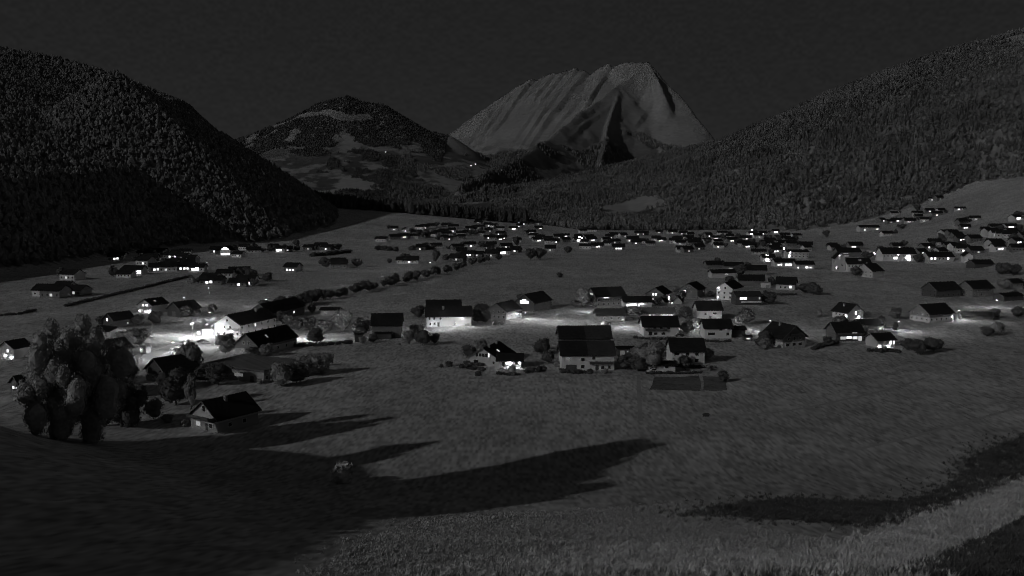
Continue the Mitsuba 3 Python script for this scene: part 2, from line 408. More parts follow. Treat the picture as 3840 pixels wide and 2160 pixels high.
# ------------------------------------------------------------------ houses
def house(name, label, x, y, turn, W, D, hw, kind='e', pitch=32, wall='white_render', upper=None, hu=2.7, roof='roof_dark', roof2=None, over=0.8,
          wins=(), doors=(), balcony=(), chimneys=((0.3, 0.55),), lamps=(), skylights=(), group=None, cat='house', sink=1.5):
    """front wall centred on the origin, facing -y before it is turned; kind g: gable to the front, e: eaves to the front, f: flat roof"""
    h = thing(name, label, cat, group)
    HOMES.append((x, y, turn, W, D))
    w = frame(x, y, turn)
    tp = math.tan(math.radians(pitch))
    hx = W / 2
    rise = {'g': hx * tp, 'e': D / 2 * tp, 'f': 0.0}[kind]
    pz = -sink
    if kind == 'g':
        shape = [(-hx, pz), (hx, pz), (hx, hw), (0, hw + rise), (-hx, hw)]
    elif kind == 'e':
        shape = [(0, pz), (D, pz), (D, hw), (D / 2, hw + rise), (0, hw)]
    if kind == 'f':
        body = box(-hx, hx, 0, D, pz, hw)
    elif kind == 'g':
        body = prism(shape, 0, D, 'y')
    else:
        body = prism(shape, -hx, hx, 'x')
    if upper:
        part(h, 'ground_floor', box(-hx - 0.04, hx + 0.04, -0.04, D + 0.04, pz, hu), wall, w)
        part(h, 'wall', body, upper, w)
    else:
        part(h, 'wall', body, wall, w)
    # roof slabs, laid on the walls and drawn out over eaves and verges
    th = 0.24
    if kind == 'f':
        rk = part(h, 'roof', box(-hx - over, hx + over, -over, D + over, hw, hw + 0.35), roof, w)
    else:
        def slab(s0, s1, z0, z1, a, b, axis):
            return prism([(s0, z0), (s1, z1), (s1, z1 + th), (s0, z0 + th)], a, b, axis)
        half, ax = (hx, 'y') if kind == 'g' else (D / 2, 'x')
        mid = 0 if kind == 'g' else D / 2
        lo, hi = (-over, D + over) if kind == 'g' else (-hx - over, hx + over)
        e = half + over
        zr, ze = hw + rise, hw - over * tp

        def both(a, b):
            return join([slab(mid - e, mid, ze, zr, a, b, ax), slab(mid + e, mid, ze, zr, a, b, ax)])
        if roof2 and kind == 'e':
            rk = part(h, 'roof', both(lo, 0), roof, w)
            part(h, 'roof', both(0.003, hi), roof2, w)
        else:
            rk = part(h, 'roof', both(lo, hi), roof, w)
        for t in (lo - 0.06, hi):
            part(rk, 'verge_board', join([prism([(mid + q, ze - 0.05), (mid + q, ze + th), (mid, zr + th), (mid, zr - 0.05)], t, t + 0.06, ax) for q in (-e, e)]), 'brown_wood', w)
        for a, b in chimneys:
            cx, cy = -hx + a * W, b * D
            q = abs(cx) if kind == 'g' else abs(cy - D / 2)
            zc = hw + rise - q * tp
            part(rk, 'chimney', join([box(cx - 0.4, cx + 0.4, cy - 0.4, cy + 0.4, zc - 0.3, zc + 1.5), box(cx - 0.5, cx + 0.5, cy - 0.5, cy + 0.5, zc + 1.5, zc + 1.62)]), 'grey_render', w)
        for a, b, sw, sl, val in skylights:          # on the roof slope that faces the front (e) or the right (g)
            if kind == 'g':
                cx, cy = a * hx, b * D
                p = lambda s, t: [cx + t * math.cos(math.atan(tp)), cy + s, zr - abs(cx + t * math.cos(math.atan(tp))) * tp + th + 0.06]
            else:
                cx, cy = -hx + a * W, b * D / 2
                p = lambda s, t: [cx + s, cy - t * math.cos(math.atan(tp)), zr - (D / 2 - cy + t * math.cos(math.atan(tp))) * tp + th + 0.06]
            q = np.array([p(-sw / 2, sl / 2), p(sw / 2, sl / 2), p(sw / 2, -sl / 2), p(-sw / 2, -sl / 2)])
            part(rk, 'skylight', (q, np.array([[0, 1, 2], [0, 2, 3]] if kind == 'e' else [[0, 1, 2], [0, 2, 3]])), 'glass', w, light=val if val else None)

    def on(face, s, out, z):
        s, out, z = (np.asarray(t, float) for t in np.broadcast_arrays(s, out, z))
        if face == 'f':
            return np.stack([s, -out, z], -1)
        if face == 'r':
            return np.stack([hx + out, D / 2 + s, z], -1)
        if face == 'l':
            return np.stack([-hx - out, D / 2 - s, z], -1)
        return np.stack([-s, D + out, z], -1)

    def slab_on(face, s0, s1, z0, z1, o0, o1):
        v, f = box(s0, s1, o0, o1, z0, z1)
        q = on(face, v[:, 0], v[:, 1], v[:, 2])
        if trimesh.Trimesh(q, f, process=False).volume < 0:
            f = f[:, ::-1]
        return q, f

    base = 0.04 if upper else 0.0
    for face, s, z, ww, wh, val in wins:
        o = base if (upper and z < hu) else 0.0
        a, b, c, d = s - ww / 2, s + ww / 2, z, z + wh
        fr = 0.11
        k = part(h, 'window', join([slab_on(face, a - fr, b + fr, c - fr, c, o, o + 0.09), slab_on(face, a - fr, b + fr, d, d + fr, o, o + 0.09),
                                    slab_on(face, a - fr, a, c, d, o, o + 0.09), slab_on(face, b, b + fr, c, d, o, o + 0.09)]), 'white_paint' if wall != 'dark_wood' else 'brown_wood', w)
        part(k, 'pane', slab_on(face, a, b, c, d, o + 0.005, o + 0.03), 'glass', w, light=val if val else None)
    for face, s, ww, wh, m in doors:
        part(h, 'door', slab_on(face, s - ww / 2, s + ww / 2, 0, wh, base + 0.002, base + 0.07), m, w)
    for face, s0, s1, z, deep, m in balcony:
        bk = part(h, 'balcony', slab_on(face, s0, s1, z - 0.15, z, base, deep), m, w)
        rails = [slab_on(face, s0, s1, z + 0.12, z + 0.95, deep - 0.06, deep), slab_on(face, s0, s0 + 0.06, z + 0.12, z + 0.95, base, deep - 0.06), slab_on(face, s1 - 0.06, s1, z + 0.12, z + 0.95, base, deep - 0.06)]
        posts = [slab_on(face, s - 0.05, s + 0.05, z, z + 1.0, deep - 0.12, deep - 0.061) for s in np.linspace(s0 + 0.1, s1 - 0.1, 4)]
        part(bk, 'railing', join(rails + posts), m, w)
    for face, s, z, size, val in lamps:
        lk = part(h, 'wall_lamp', slab_on(face, s - 0.05, s + 0.05, z + size, z + size + 0.08, base, 0.35), 'metal', w)
        part(lk, 'bulb', slab_on(face, s - size / 2, s + size / 2, z, z + size, 0.2, 0.2 + size), 'white_paint', w, light=val, weight=0.5 if val >= 90 else 0.10)
    return h


def grid_windows(face, width, zs, n, lit=(), w=1.0, h=1.2, val=0.7, margin=1.5):
    """n windows per storey in even rows; lit holds the numbers of those with the light on"""
    out, k = [], 0
    for z in zs:
        for s in np.linspace(-width / 2 + margin, width / 2 - margin, n) if n > 1 else [0.0]:
            out.append((face, float(s), z, w, h, val if k in lit else 0))
            k += 1
    return out


def far_house(name, label, x, y, turn, W, D, hw, pitch, wall, roof, lights=(), group=None, kind='e', cat='house', dark=2):
    """a house a kilometre off: walls, roof, and the windows that can be made out"""
    h = thing(name, label, cat, group)
    HOMES.append((x, y, turn, W, D))
    w = frame(x, y, turn)
    tp = math.tan(math.radians(pitch))
    hx, over, th = W / 2, 0.9, 0.25
    if kind == 'e':
        half, mid, lo, hi, ax = D / 2, D / 2, -hx, hx, 'x'
    else:
        half, mid, lo, hi, ax = hx, 0, 0, D, 'y'
    rise = half * tp
    part(h, 'wall', prism([(mid - half, -2), (mid + half, -2), (mid + half, hw), (mid, hw + rise), (mid - half, hw)], lo, hi, ax), wall, w)
    e, zr, ze = half + over, hw + rise, hw - over * tp
    part(h, 'roof', join([prism([(mid - e, ze), (mid, zr), (mid, zr + th), (mid - e, ze + th)], lo - over, hi + over, ax),
                          prism([(mid + e, ze), (mid, zr), (mid, zr + th), (mid + e, ze + th)], lo - over, hi + over, ax)]), roof, w)
    taken = [s for s, *_ in lights]
    for s, z, ww, wh, val in lights:
        part(h, 'lit_window', box(s - ww / 2, s + ww / 2, -0.08, -0.002, z, z + wh), 'glass', w, light=val, weight=0.002)
    for s in np.linspace(-hx + 2, hx - 2, 2 + dark):
        if all(abs(s - t) > 1.6 for t in taken):
            part(h, 'window', box(s - 0.55, s + 0.55, -0.05, -0.002, 1.4, 2.6), 'glass', w)
    return h


# ------------------------------------------------------------------ lamps, cars, signs
def floodlight(label, x, y, turn, H, size, power):
    k = thing('floodlight', label, 'floodlight')
    w = frame(x, y, turn)
    part(k, 'mast', tube([0, 0, -0.3], [0, 0, H], 0.14, 0.09), 'metal', w)
    hk = part(k, 'head', box(-size / 2 - 0.06, size / 2 + 0.06, 0.0, 0.35, H - 0.06, H + size * 0.7 + 0.06), 'metal', w)
    part(hk, 'lens', box(-size / 2, size / 2, -0.10, -0.002, H, H + size * 0.7), 'white_paint', w, light=power, weight=0.12)


def street_lamp(label, x, y, turn, H=5.0, arm=1.2, power=900, two=False, group=None):
    k = thing('street_lamp', label, 'street lamp', group)
    w = frame(x, y, turn)
    part(k, 'pole', join([tube([0, 0, -0.3], [0, 0, 0.5], 0.13, 0.13), tube([0, 0, 0.5], [0, 0, H - 0.3], 0.09, 0.06)]), 'metal', w)
    for s in ((1, -1) if two else (1,)):
        part(k, 'arm', tube_line([[0, 0, H - 0.35], [0, s * -0.3 * arm, H - 0.05], [0, s * -arm, H]], [0.05, 0.05, 0.045], 6), 'metal', w)
        hk = part(k, 'head', prism([(-0.16, H - 0.03), (0.16, H - 0.03), (0.10, H + 0.12), (-0.10, H + 0.12)], s * -arm - 0.75 if s > 0 else arm - 0.05, s * -arm + 0.05 if s > 0 else arm + 0.75, 'y'), 'metal', w)
        c = s * (-arm - 0.35)
        part(hk, 'lens', box(-0.13, 0.13, c - 0.30, c + 0.30, H - 0.13, H - 0.032), 'white_paint', w, light=power, weight=1.0 if y < 560 else 0.16)
    return k


CAR = {}


def car(label, x, y, turn, paint='white_paint', group=None, van=False):
    k = thing('parked_car', label, 'car', group)
    w = frame(x, y, turn)
    if ('b', van) not in CAR:
        side = [(-2.1, 0.35), (-2.15, 0.75), (-1.35, 0.92), (-0.55, 1.42), (0.9, 1.46), (1.75, 1.05), (2.1, 0.95), (2.12, 0.38)] if not van else \
               [(-2.3, 0.35), (-2.35, 0.95), (-1.75, 1.15), (-1.2, 1.9), (2.3, 1.95), (2.35, 0.4)]
        c = trimesh.creation.extrude_polygon(__import__('shapely').geometry.Polygon(side), 1.7, engine='earcut')
        v = np.array(c.vertices)
        pull = 1 - 0.16 * np.clip((v[:, 1] - 0.9) / 0.6, 0, 1)
        b = np.stack([v[:, 0], (v[:, 2] - 0.85) * pull, v[:, 1]], 1)
        CAR['b', van] = mikit.ply((b, np.array(c.faces)[:, ::-1]), None, smooth=40)
        CAR['g', van] = mikit.ply(join([prism([(-1.18, 0.95), (1.45, 1.0), (0.85, 1.38), (-0.52, 1.36)] if not van else [(-1.6, 1.2), (-0.4, 1.2), (-0.4, 1.75), (-1.15, 1.75)], -0.85, 0.85, 'y')]), 'glass')
        CAR['w'] = mikit.ply(tube([0, -0.1, 0], [0, 0.1, 0], 0.33, n=12), 'tyre')
        CAR['l'] = mikit.ply(box(-0.05, 0.03, -0.2, 0.2, -0.08, 0.08), 'white_paint')
    part(k, 'body', {**CAR['b', van], 'bsdf': {'type': 'ref', 'id': paint}}, None, w)
    part(k, 'windows', CAR['g', van], None, w)
    for sx in (-1.32, 1.32):
        for sy in (-0.78, 0.78):
            part(k, 'wheel', CAR['w'], None, w @ T().translate([sx, sy, 0.33]))
    for sy in (-0.6, 0.6):
        part(k, 'headlight', CAR['l'], None, w @ T().translate([-2.12, sy, 0.68]))
    return k


# ------------------------------------------------------------------ trees and shrubs
def leafy(seed, lobes, leaves, flat=1.0, size=0.075, narrow=1.0):
    """a crown one unit high and about one wide, of lobes overgrown with leaf sprays; its foot is at z = 0"""
    r = np.random.default_rng(seed)
    c = r.normal(0, 1, (lobes, 3))
    c /= np.linalg.norm(c, axis=1, keepdims=True)
    c *= r.uniform(0.08, 0.30, (lobes, 1)) if lobes < 30 else r.uniform(0.05, 0.42, (lobes, 1)) ** 0.8
    c[:, 2] *= 1.15
    rad = r.uniform(0.14, 0.27, lobes) if lobes < 30 else r.uniform(0.07, 0.16, lobes)
    ms = []
    for p, q in zip(c, rad):
        s = trimesh.creation.icosphere(1, 1.0)
        v = np.array(s.vertices)
        v = p + v * q * (0.74 + 0.34 * meshkit.noise(v * 2.1 + p * 9, seed)[:, None])
        ms.append((v, np.array(s.faces)))
    V, Fs = join(ms)
    k = r.integers(0, lobes, leaves)
    d = r.normal(0, 1, (leaves, 3))
    d /= np.linalg.norm(d, axis=1, keepdims=True)
    pos = c[k] + d * rad[k, None] * r.uniform(0.88, 1.22, (leaves, 1))
    a = r.normal(0, 1, (leaves, 3))
    b = np.cross(a, d + 0.6 * r.normal(0, 1, (leaves, 3)))
    a /= np.linalg.norm(a, axis=1, keepdims=True)
    b /= np.linalg.norm(b, axis=1, keepdims=True)
    s = size * r.uniform(0.5, 1.3, (leaves, 1))
    q = np.stack([pos - a * s, pos + b * s * 0.6, pos + a * s, pos - b * s * 0.6], 1).reshape(-1, 3)
    i = np.arange(leaves)[:, None] * 4
    V, Fs = join([(V, Fs), (q, np.vstack([i + [0, 1, 2], i + [0, 2, 3]]))])
    V[:, :2] *= narrow
    z0, z1 = np.percentile(V[:, 2], 0.5), np.percentile(V[:, 2], 99.8)
    V[:, 2] = (V[:, 2] - z0) / (z1 - z0)
    V[:, :2] /= np.percentile(np.abs(V[:, :2]), 99) * 2 / narrow
    V[:, 2] *= flat
    return V, Fs


def needle_crown(seed, tiers=9, sides=13):
    """a fir one unit high: drooping tiers with ragged rims"""
    r = np.random.default_rng(seed)
    ms = []
    for t in range(tiers):
        z0 = 0.06 + 0.86 * t / tiers
        z1 = z0 + 0.20
        R = 0.20 * (1 - t / (tiers + 0.4)) ** 0.85
        k = np.arange(sides) * 2 * np.pi / sides + r.uniform(0, 6)
        rr = R * np.where(np.arange(sides) % 2, 0.62, 1.0) * r.uniform(0.8, 1.15, sides)
        ring = np.stack([rr * np.cos(k), rr * np.sin(k), z0 - 0.035 * rr / R + r.uniform(-0.01, 0.01, sides)], 1)
        v = np.vstack([ring, [[0, 0, min(z1, 1.0)]], [[0, 0, z0 + 0.03]]])
        f = [[j, (j + 1) % sides, sides] for j in range(sides)] + [[(j + 1) % sides, j, sides + 1] for j in range(sides)]
        ms.append((v, np.array(f)))
    return join(ms)


CROWNS = [leafy(10 + i, 19, 1200, size=0.042) for i in range(5)]
FAR_CROWNS = [leafy(20 + i, 13, 420, size=0.06) for i in range(4)]
BIG_CROWNS = [leafy(60 + i, 64, 17000, size=0.0155) for i in range(3)]
SHRUBS = [leafy(30 + i, 8, 240, flat=1.0, size=0.085) for i in range(4)]
FIRS = [needle_crown(50 + i) for i in range(3)]
PLY = {}


def shape(kind, i, bsdf):
    if (kind, i, bsdf) not in PLY:
        m = {'crown': CROWNS, 'far': FAR_CROWNS, 'big': BIG_CROWNS, 'shrub': SHRUBS, 'fir': FIRS}[kind][i]
        PLY[kind, i, bsdf] = mikit.ply(m, bsdf)
    return PLY[kind, i, bsdf]


TRUNK = {}


def trunk_mesh():
    if not TRUNK:
        limbs = [tube_line([[0, 0, -0.04], [0.01, 0, 0.1], [0, 0.01, 0.30], [0.01, 0, 0.62]], [0.035, 0.026, 0.02, 0.008], 7)]
        for k in range(4):
            a = k * 1.7
            limbs.append(tube_line([[0, 0, 0.24 + 0.05 * k], [0.12 * math.cos(a), 0.12 * math.sin(a), 0.38 + 0.05 * k], [0.22 * math.cos(a), 0.22 * math.sin(a), 0.50 + 0.05 * k]], [0.012, 0.009, 0.004], 5))
        TRUNK['t'] = mikit.ply(join(limbs), 'bark', smooth=60)
    return TRUNK['t']


def tree(name, label, x, y, H, wide=0.8, bsdf='leaves', group=None, low=0.10):
    """a leafy tree: trunk, limbs and crown"""
    k = thing(name, label, 'tree', group)
    w = frame(x, y, rng.uniform(0, 360))
    low = 0.0 if H > 16 else low
    part(k, 'trunk', trunk_mesh(), None, w @ T().scale([H * 0.9, H * 0.9, H]))
    part(k, 'crown', shape('big' if H > 16 else 'crown' if y < 560 else 'far', int(rng.integers(3 if H > 16 else 4)), bsdf), None, w @ T().translate([0, 0, H * low]).scale([H * wide, H * wide, H * (1 - low)]))
    return k


def fir(name, label, x, y, H, bsdf='leaves', group=None, wide=1.0):
    k = thing(name, label, 'tree', group)
    w = frame(x, y, rng.uniform(0, 360))
    part(k, 'trunk', tube([0, 0, -0.4], [0, 0, H * 0.5], H * 0.018, H * 0.01), 'bark', w)
    part(k, 'crown', shape('fir', int(rng.integers(len(FIRS))), bsdf), None, w @ T().scale([H * wide, H * wide, H]))
    return k


def shrub(name, label, x, y, H, wide=1.2, bsdf='leaves', group=None):
    k = thing(name, label, 'bush', group)
    d = dict(shape('shrub', int(rng.integers(len(SHRUBS))), bsdf))
    d['to_world'] = frame(x, y, rng.uniform(0, 360)) @ T().translate([0, 0, -0.12 * H]).scale([H * wide, H * wide, H * 1.12])
    scene[k] = d
    return k


def hedge(label, pts, H, bsdf='dark_leaves', wide=1.6):
    """shrubs grown together into one hedge"""
    k = thing('hedge', label, 'hedge')
    p = np.asarray(pts, float)
    ms = []
    for a, b in zip(p[:-1], p[1:]):
        n = max(2, int(np.hypot(*(b - a)) / (H * 0.75)))
        for t in np.arange(n) / n:
            c = a + (b - a) * t + rng.normal(0, 0.15 * H, 2)
            s = H * rng.uniform(0.7, 1.2)
            v, f = SHRUBS[int(rng.integers(len(SHRUBS)))]
            an = rng.uniform(0, 6.28)
            R = np.array([[math.cos(an), -math.sin(an)], [math.sin(an), math.cos(an)]])
            q = np.column_stack([v[:, :2] @ R.T * s * wide, v[:, 2] * s - 0.1 * s])
            q[:, 0] += c[0]
            q[:, 1] += c[1]
            q[:, 2] += ground(c[:1], c[1:])[0]
            ms.append((q, f))
    scene[k] = mikit.ply(join(ms), bsdf)
    return k


# ------------------------------------------------------------------ roads and plots
def ribbon(pts, width, lift):
    """a road sheet that follows the ground"""
    p = np.asarray(pts, float)
    d = np.concatenate([[0], np.cumsum(np.hypot(*np.diff(p, axis=0).T))])
    from scipy.interpolate import PchipInterpolator
    s = np.arange(0, d[-1], 4.0)
    c = np.stack([PchipInterpolator(d, p[:, i])(s) for i in (0, 1)], 1)
    t = np.gradient(c, axis=0)
    t /= np.linalg.norm(t, axis=1, keepdims=True)
    nrm = np.stack([-t[:, 1], t[:, 0]], 1)
    rows = []
    for k in np.linspace(-0.5, 0.5, 5):
        q = c + nrm * width * k
        rows.append(np.column_stack([q, ground(q[:, 0], q[:, 1]) + lift]))
    v = np.stack(rows, 1).reshape(-1, 3)
    m = len(c)
    i, j = np.meshgrid(np.arange(m - 1), np.arange(4), indexing='ij')
    a = (i * 5 + j).ravel()
    q = np.stack([a + 1, a, a + 5, a + 6], 1)
    return v, np.vstack([q[:, [0, 1, 2]], q[:, [0, 2, 3]]])


def road(name, pts, width=6.0, bsdf='asphalt', lift=0.08):
    key = numbered(name)
    scene[key] = mikit.ply(ribbon(pts, width, lift), bsdf)
    labels[key] = {'kind': 'structure'}


def plot(name, pts, bsdf, lift=0.06, step=3.0):
    from shapely.geometry import Polygon
    key = numbered(name)
    m = trimesh.creation.triangulate_polygon(Polygon(pts), engine='earcut')
    v = np.column_stack([m[0], np.zeros(len(m[0]))])
    v, f = trimesh.remesh.subdivide_to_size(v, m[1], step, max_iter=12)
    v = np.array(v)
    v[:, 2] = ground(v[:, 0], v[:, 1]) + lift
    n = np.cross(v[f[:, 1]] - v[f[:, 0]], v[f[:, 2]] - v[f[:, 0]])
    f = np.where(n[:, 2:] < 0, f[:, ::-1], f)
    scene[key] = mikit.ply((v, f), bsdf)
    labels[key] = {'kind': 'structure'}



# ------------------------------------------------------------------ roads, plots
road('village_road', [(-127.1, 255.8), (-140.9, 307.3), (-147.5, 345.7), (-150.5, 374.6), (-145.9, 389.8), (-136.5, 397.2), (-123.9, 399.4), (-112.4, 401.7), (-103.2, 405.5), (-86.5, 412.7), (-67.6, 420.0), (-54.7, 428.5), (-40.1, 440.1), (-20.9, 459.2), (-2.9, 474.5), (6.5, 476.7), (22.7, 467.2), (45.3, 452.3), (67.1, 441.9), (90.5, 438.3), (123.3, 432.0), (147.1, 428.5), (180.9, 434.7), (201.7, 442.9), (220.1, 456.2), (239.7, 470.3), (264.4, 495.6), (288.8, 522.3), (328.5, 568.3)], 6.5)
road('side_road', [(-204.2, 448.5), (-190.3, 432.0), (-177.1, 419.2), (-166.2, 414.3), (-155.6, 406.3), (-143.2, 395.7)], 6.0, lift=0.10)
road('side_road', [(2.9, 475.6), (13.2, 484.3), (23.9, 492.1), (34.8, 499.1), (44.9, 506.2), (64.6, 519.8), (90.8, 535.5), (119.4, 563.8), (156.8, 617.6), (193.1, 665.6), (225.4, 684.7), (256.8, 691.4), (290.5, 707.3), (297.4, 669.8), (297.6, 623.0), (290.1, 563.8), (280.3, 519.8)], 5.0, lift=0.11)
road('valley_road', [(-144.1, 401.7), (-152.7, 439.2), (-159.4, 468.3), (-154.7, 500.2), (-146.1, 530.1), (-133.0, 574.4), (-117.4, 626.6), (-101.5, 695.9), (-89.4, 760.0), (-78.5, 840.2), (-62.5, 943.4), (-39.2, 1086.0), (-7.3, 1207.4), (49.1, 1256.6), (109.6, 1302.0), (196.2, 1359.3), (277.9, 1359.3), (371.2, 1403.4), (381.7, 1174.6)], 6.0, lift=0.12)
road('meadow_road', [(-197.5, 478.8), (-202.5, 522.3), (-203.4, 550.7), (-208.7, 605.3), (-208.1, 643.6), (-206.7, 691.4), (-205.5, 765.4), (-184.4, 793.7), (-162.8, 805.6), (-138.6, 821.0), (-119.3, 824.1)], 4.5, lift=0.09)
road('meadow_road', [(-261.5, 1207.4), (-242.3, 1278.9), (-227.2, 1326.0), (-209.4, 1393.4), (-173.2, 1440.9), (-99.6, 1507.0)], 4.5, lift=0.13)
plot('car_park', [(-143.8, 357.4), (-147.0, 383.5), (-144.9, 405.5), (-137.9, 409.5), (-131.4, 392.7), (-125.1, 366.8), (-125.2, 357.5), (-131.3, 353.2)], 'asphalt', lift=0.16)
plot('shop_forecourt', [(-149.1, 325.8), (-155.1, 341.7), (-157.3, 358.1), (-151.2, 354.4), (-145.0, 334.7), (-143.9, 320.7)], 'concrete', lift=0.15)
plot('villa_terrace', [(-5.3, 335.8), (4.1, 337.4), (8.1, 331.0), (4.0, 324.9), (-4.0, 326.9)], 'concrete', lift=0.12)
plot('garden_bed', [(47.0, 298.0), (49.5, 307.7), (52.2, 320.4), (59.4, 318.9), (68.9, 322.4), (66.8, 307.7), (63.9, 295.9), (56.3, 297.2)], 'soil', lift=0.10)
plot('garden_bed', [(65.1, 297.2), (68.1, 309.5), (70.1, 321.4), (76.2, 319.9), (79.7, 322.4), (75.2, 306.8), (73.5, 297.6), (68.7, 295.5)], 'soil', lift=0.10)

# ------------------------------------------------------------------ the hamlet on the left
house('chalet', 'gabled chalet alone in the lower left meadow, pale gable over a dark balcony', -85.4, 241.2, -33, 11.5, 14, 3.9, 'g', 36, 'grey_render', 'cream_render', 2.6, 'roof_dark',
      wins=[('f', 0, 5.2, 1.2, 1.6, 0), ('f', -2.6, 0.9, 1.8, 1.2, 0.13), ('f', 2.8, 0.9, 1.4, 1.2, 0), ('r', -3, 1.0, 1.2, 1.1, 0), ('r', 2, 1.0, 1.2, 1.1, 0)], doors=[('f', 1.0, 1.0, 2.0, 'dark_wood')],
      balcony=[('f', -5.6, 5.6, 3.2, 1.5, 'dark_wood')], chimneys=((0.62, 0.45),))
house('community_hall', 'wide flat-roofed hall with a pale pillar, behind the lower left chalet', -99.9, 314.5, -25, 27, 20, 4.6, 'f', 0, 'grey_render', roof='roof_grey', over=1.6, cat='hall',
      wins=[('f', -6, 1.6, 5.0, 1.1, 0.035), ('f', 2, 1.6, 4.0, 1.1, 0.05)] + grid_windows('r', 20, [1.2], 4, w=1.6), doors=[('f', 8, 1.6, 2.2, 'dark_wood')])
house('farmhouse', 'long farmhouse between the lit road and the flat-roofed hall, boarded barn end', -110.8, 365.5, -22, 11.5, 27, 4.6, 'g', 38, 'cream_render', 'brown_wood', 2.8, 'roof_dark',
      wins=[('f', -2.5, 0.9, 1.3, 1.2, 0.05), ('f', 2.2, 0.9, 1.1, 1.2, 0), ('f', -1.4, 4.6, 0.9, 1.1, 0), ('f', 1.4, 4.6, 0.9, 1.1, 0)] + grid_windows('r', 27, [1.0], 5), skylights=[(0.55, 0.35, 1.0, 1.6, 0.10)])
house('inn', 'inn with a floodlit gable and carved boards facing the bright junction', -134.3, 414.3, -18, 14, 30, 6.2, 'g', 31, 'white_render', None, 2.8, 'roof_dark',
      wins=grid_windows('f', 14, [1.0], 4, w=1.1) + [('f', -1.6, 4.0, 1.0, 1.3, 0), ('f', 1.6, 4.0, 1.0, 1.3, 0), ('f', 0, 7.4, 1.0, 1.1, 0)] + grid_windows('r', 30, [1.0, 4.0], 6, lit=(8,)),
      balcony=[('f', 0.5, 6.5, 3.5, 1.2, 'pale_wood')], doors=[('f', -4.9, 1.3, 2.2, 'dark_wood')], lamps=[('f', -3.6, 3.3, 0.3, 150), ('f', 2.2, 3.0, 0.3, 95)], chimneys=((0.35, 0.3), (0.6, 0.7)), cat='inn')
house('barn', 'long black-roofed barn running on behind the floodlit inn', -134.0, 467.2, -18, 13, 34, 5.0, 'g', 34, 'dark_wood', roof='roof_dark', chimneys=(), wins=[('r', 6, 2.0, 1.3, 1.2, 0.5)], doors=[('r', -6, 3.0, 3.0, 'brown_wood')], cat='barn')
house('annexe', 'small pale annexe with a lamp on its wall, right of the floodlit inn', -127.4, 428.5, -12, 4.8, 5, 3.4, 'f', 0, 'white_render', roof='roof_brown', over=0.3, wins=[('f', -0.4, 4.9, 1.3, 1.3, 0.7)] * 0 + [('f', 1.0, 1.0, 0.8, 1.2, 0)], lamps=[('f', -1.1, 1.6, 0.26, 40)])
house('house', 'house with two lit upper windows and a glowing terrace, alone above the junction', -209.5, 502.6, -24, 10.5, 12, 4.9, 'g', 30, 'cream_render', roof='roof_dark',
      wins=[('f', -1.2, 3.9, 1.1, 1.2, 0.9), ('f', 1.4, 4.0, 1.7, 1.1, 0.9), ('f', -2.2, 1.0, 0.8, 1.1, 0.3), ('f', 1.2, 0.4, 3.8, 1.0, 0.8), ('r', 1, 4.2, 1.0, 1.0, 0)], balcony=[('f', -3.5, 4.5, 2.9, 1.0, 'pale_wood')], lamps=[('f', 3.6, 1.4, 0.26, 90), ('f', -4.2, 1.0, 0.24, 40)], skylights=[(0.5, 0.4, 0.9, 1.4, 0.12)])
house('barn', 'black wooden barn right of the house with the glowing terrace', -187.0, 486.5, -32, 11, 13, 4.5, 'g', 34, 'dark_wood', roof='roof_dark', chimneys=(), cat='barn', doors=[('f', 0, 3.0, 3.0, 'brown_wood')])
house('cottage', 'dark cottage with one square lit window, at the left end of the hamlet', -204.6, 445.7, -35, 9.5, 11, 4.2, 'g', 33, 'dark_wood', roof='roof_dark', wins=[('f', -1.2, 3.2, 1.4, 1.4, 0.9), ('f', 2.2, 1.0, 1.0, 1.1, 0), ('r', 2, 1.5, 0.7, 0.7, 0.25)])
house('workshop', 'long pale-walled workshop left of the bright junction', -188.0, 400.9, -30, 13, 9, 5.2, 'e', 16, 'white_render', roof='roof_dark', chimneys=(), wins=[('f', -3.8, 1.0, 0.9, 0.8, 0.14), ('f', -0.6, 1.0, 1.2, 0.9, 0.14)], doors=[('r', 0, 2.4, 2.4, 'brown_wood')], lamps=[('l', 2, 1.2, 0.22, 30)], cat='workshop')
house('house', 'dark house under a low black roof, below the pale-walled workshop', -168.8, 355.6, -35, 12, 12, 4.0, 'g', 30, 'dark_wood', roof='roof_dark', wins=grid_windows('f', 12, [1.0], 3))
house('house', 'house with a broad black roof among trees, just below the bright junction', -126.9, 311.1, -38, 13, 13, 4.2, 'g', 33, 'grey_render', 'dark_wood', 2.6, 'roof_dark', wins=grid_windows('f', 13, [0.9], 4) + [('r', 0, 1.0, 1.2, 1.2, 0.12)])
k = house('shop', 'flat-roofed shop with a long brightly lit glass front, half hidden by trees', -153.6, 338.4, 62, 15, 8, 3.4, 'f', 0, 'grey_render', roof='roof_brown', over=1.3, cat='shop',
      wins=[('f', -5.4, 0.4, 3.2, 2.4, 1.3), ('f', -1.7, 0.4, 3.4, 2.4, 1.6), ('f', 2.0, 0.4, 3.2, 2.4, 1.3), ('f', 5.6, 0.4, 2.6, 2.4, 1.5)], lamps=[('f', -3.5, 2.8, 0.22, 40), ('f', 3.9, 2.8, 0.22, 40)])
house('house', 'house behind dense trees, only its lit windows sparkling through the leaves', -150.4, 307.3, -10, 13, 9, 5.0, 'e', 30, 'cream_render', roof='roof_dark', wins=grid_windows('f', 13, [0.9, 3.3], 4, lit=(0, 1, 2, 3, 5, 6, 7), w=1.3, h=1.2, val=1.2))
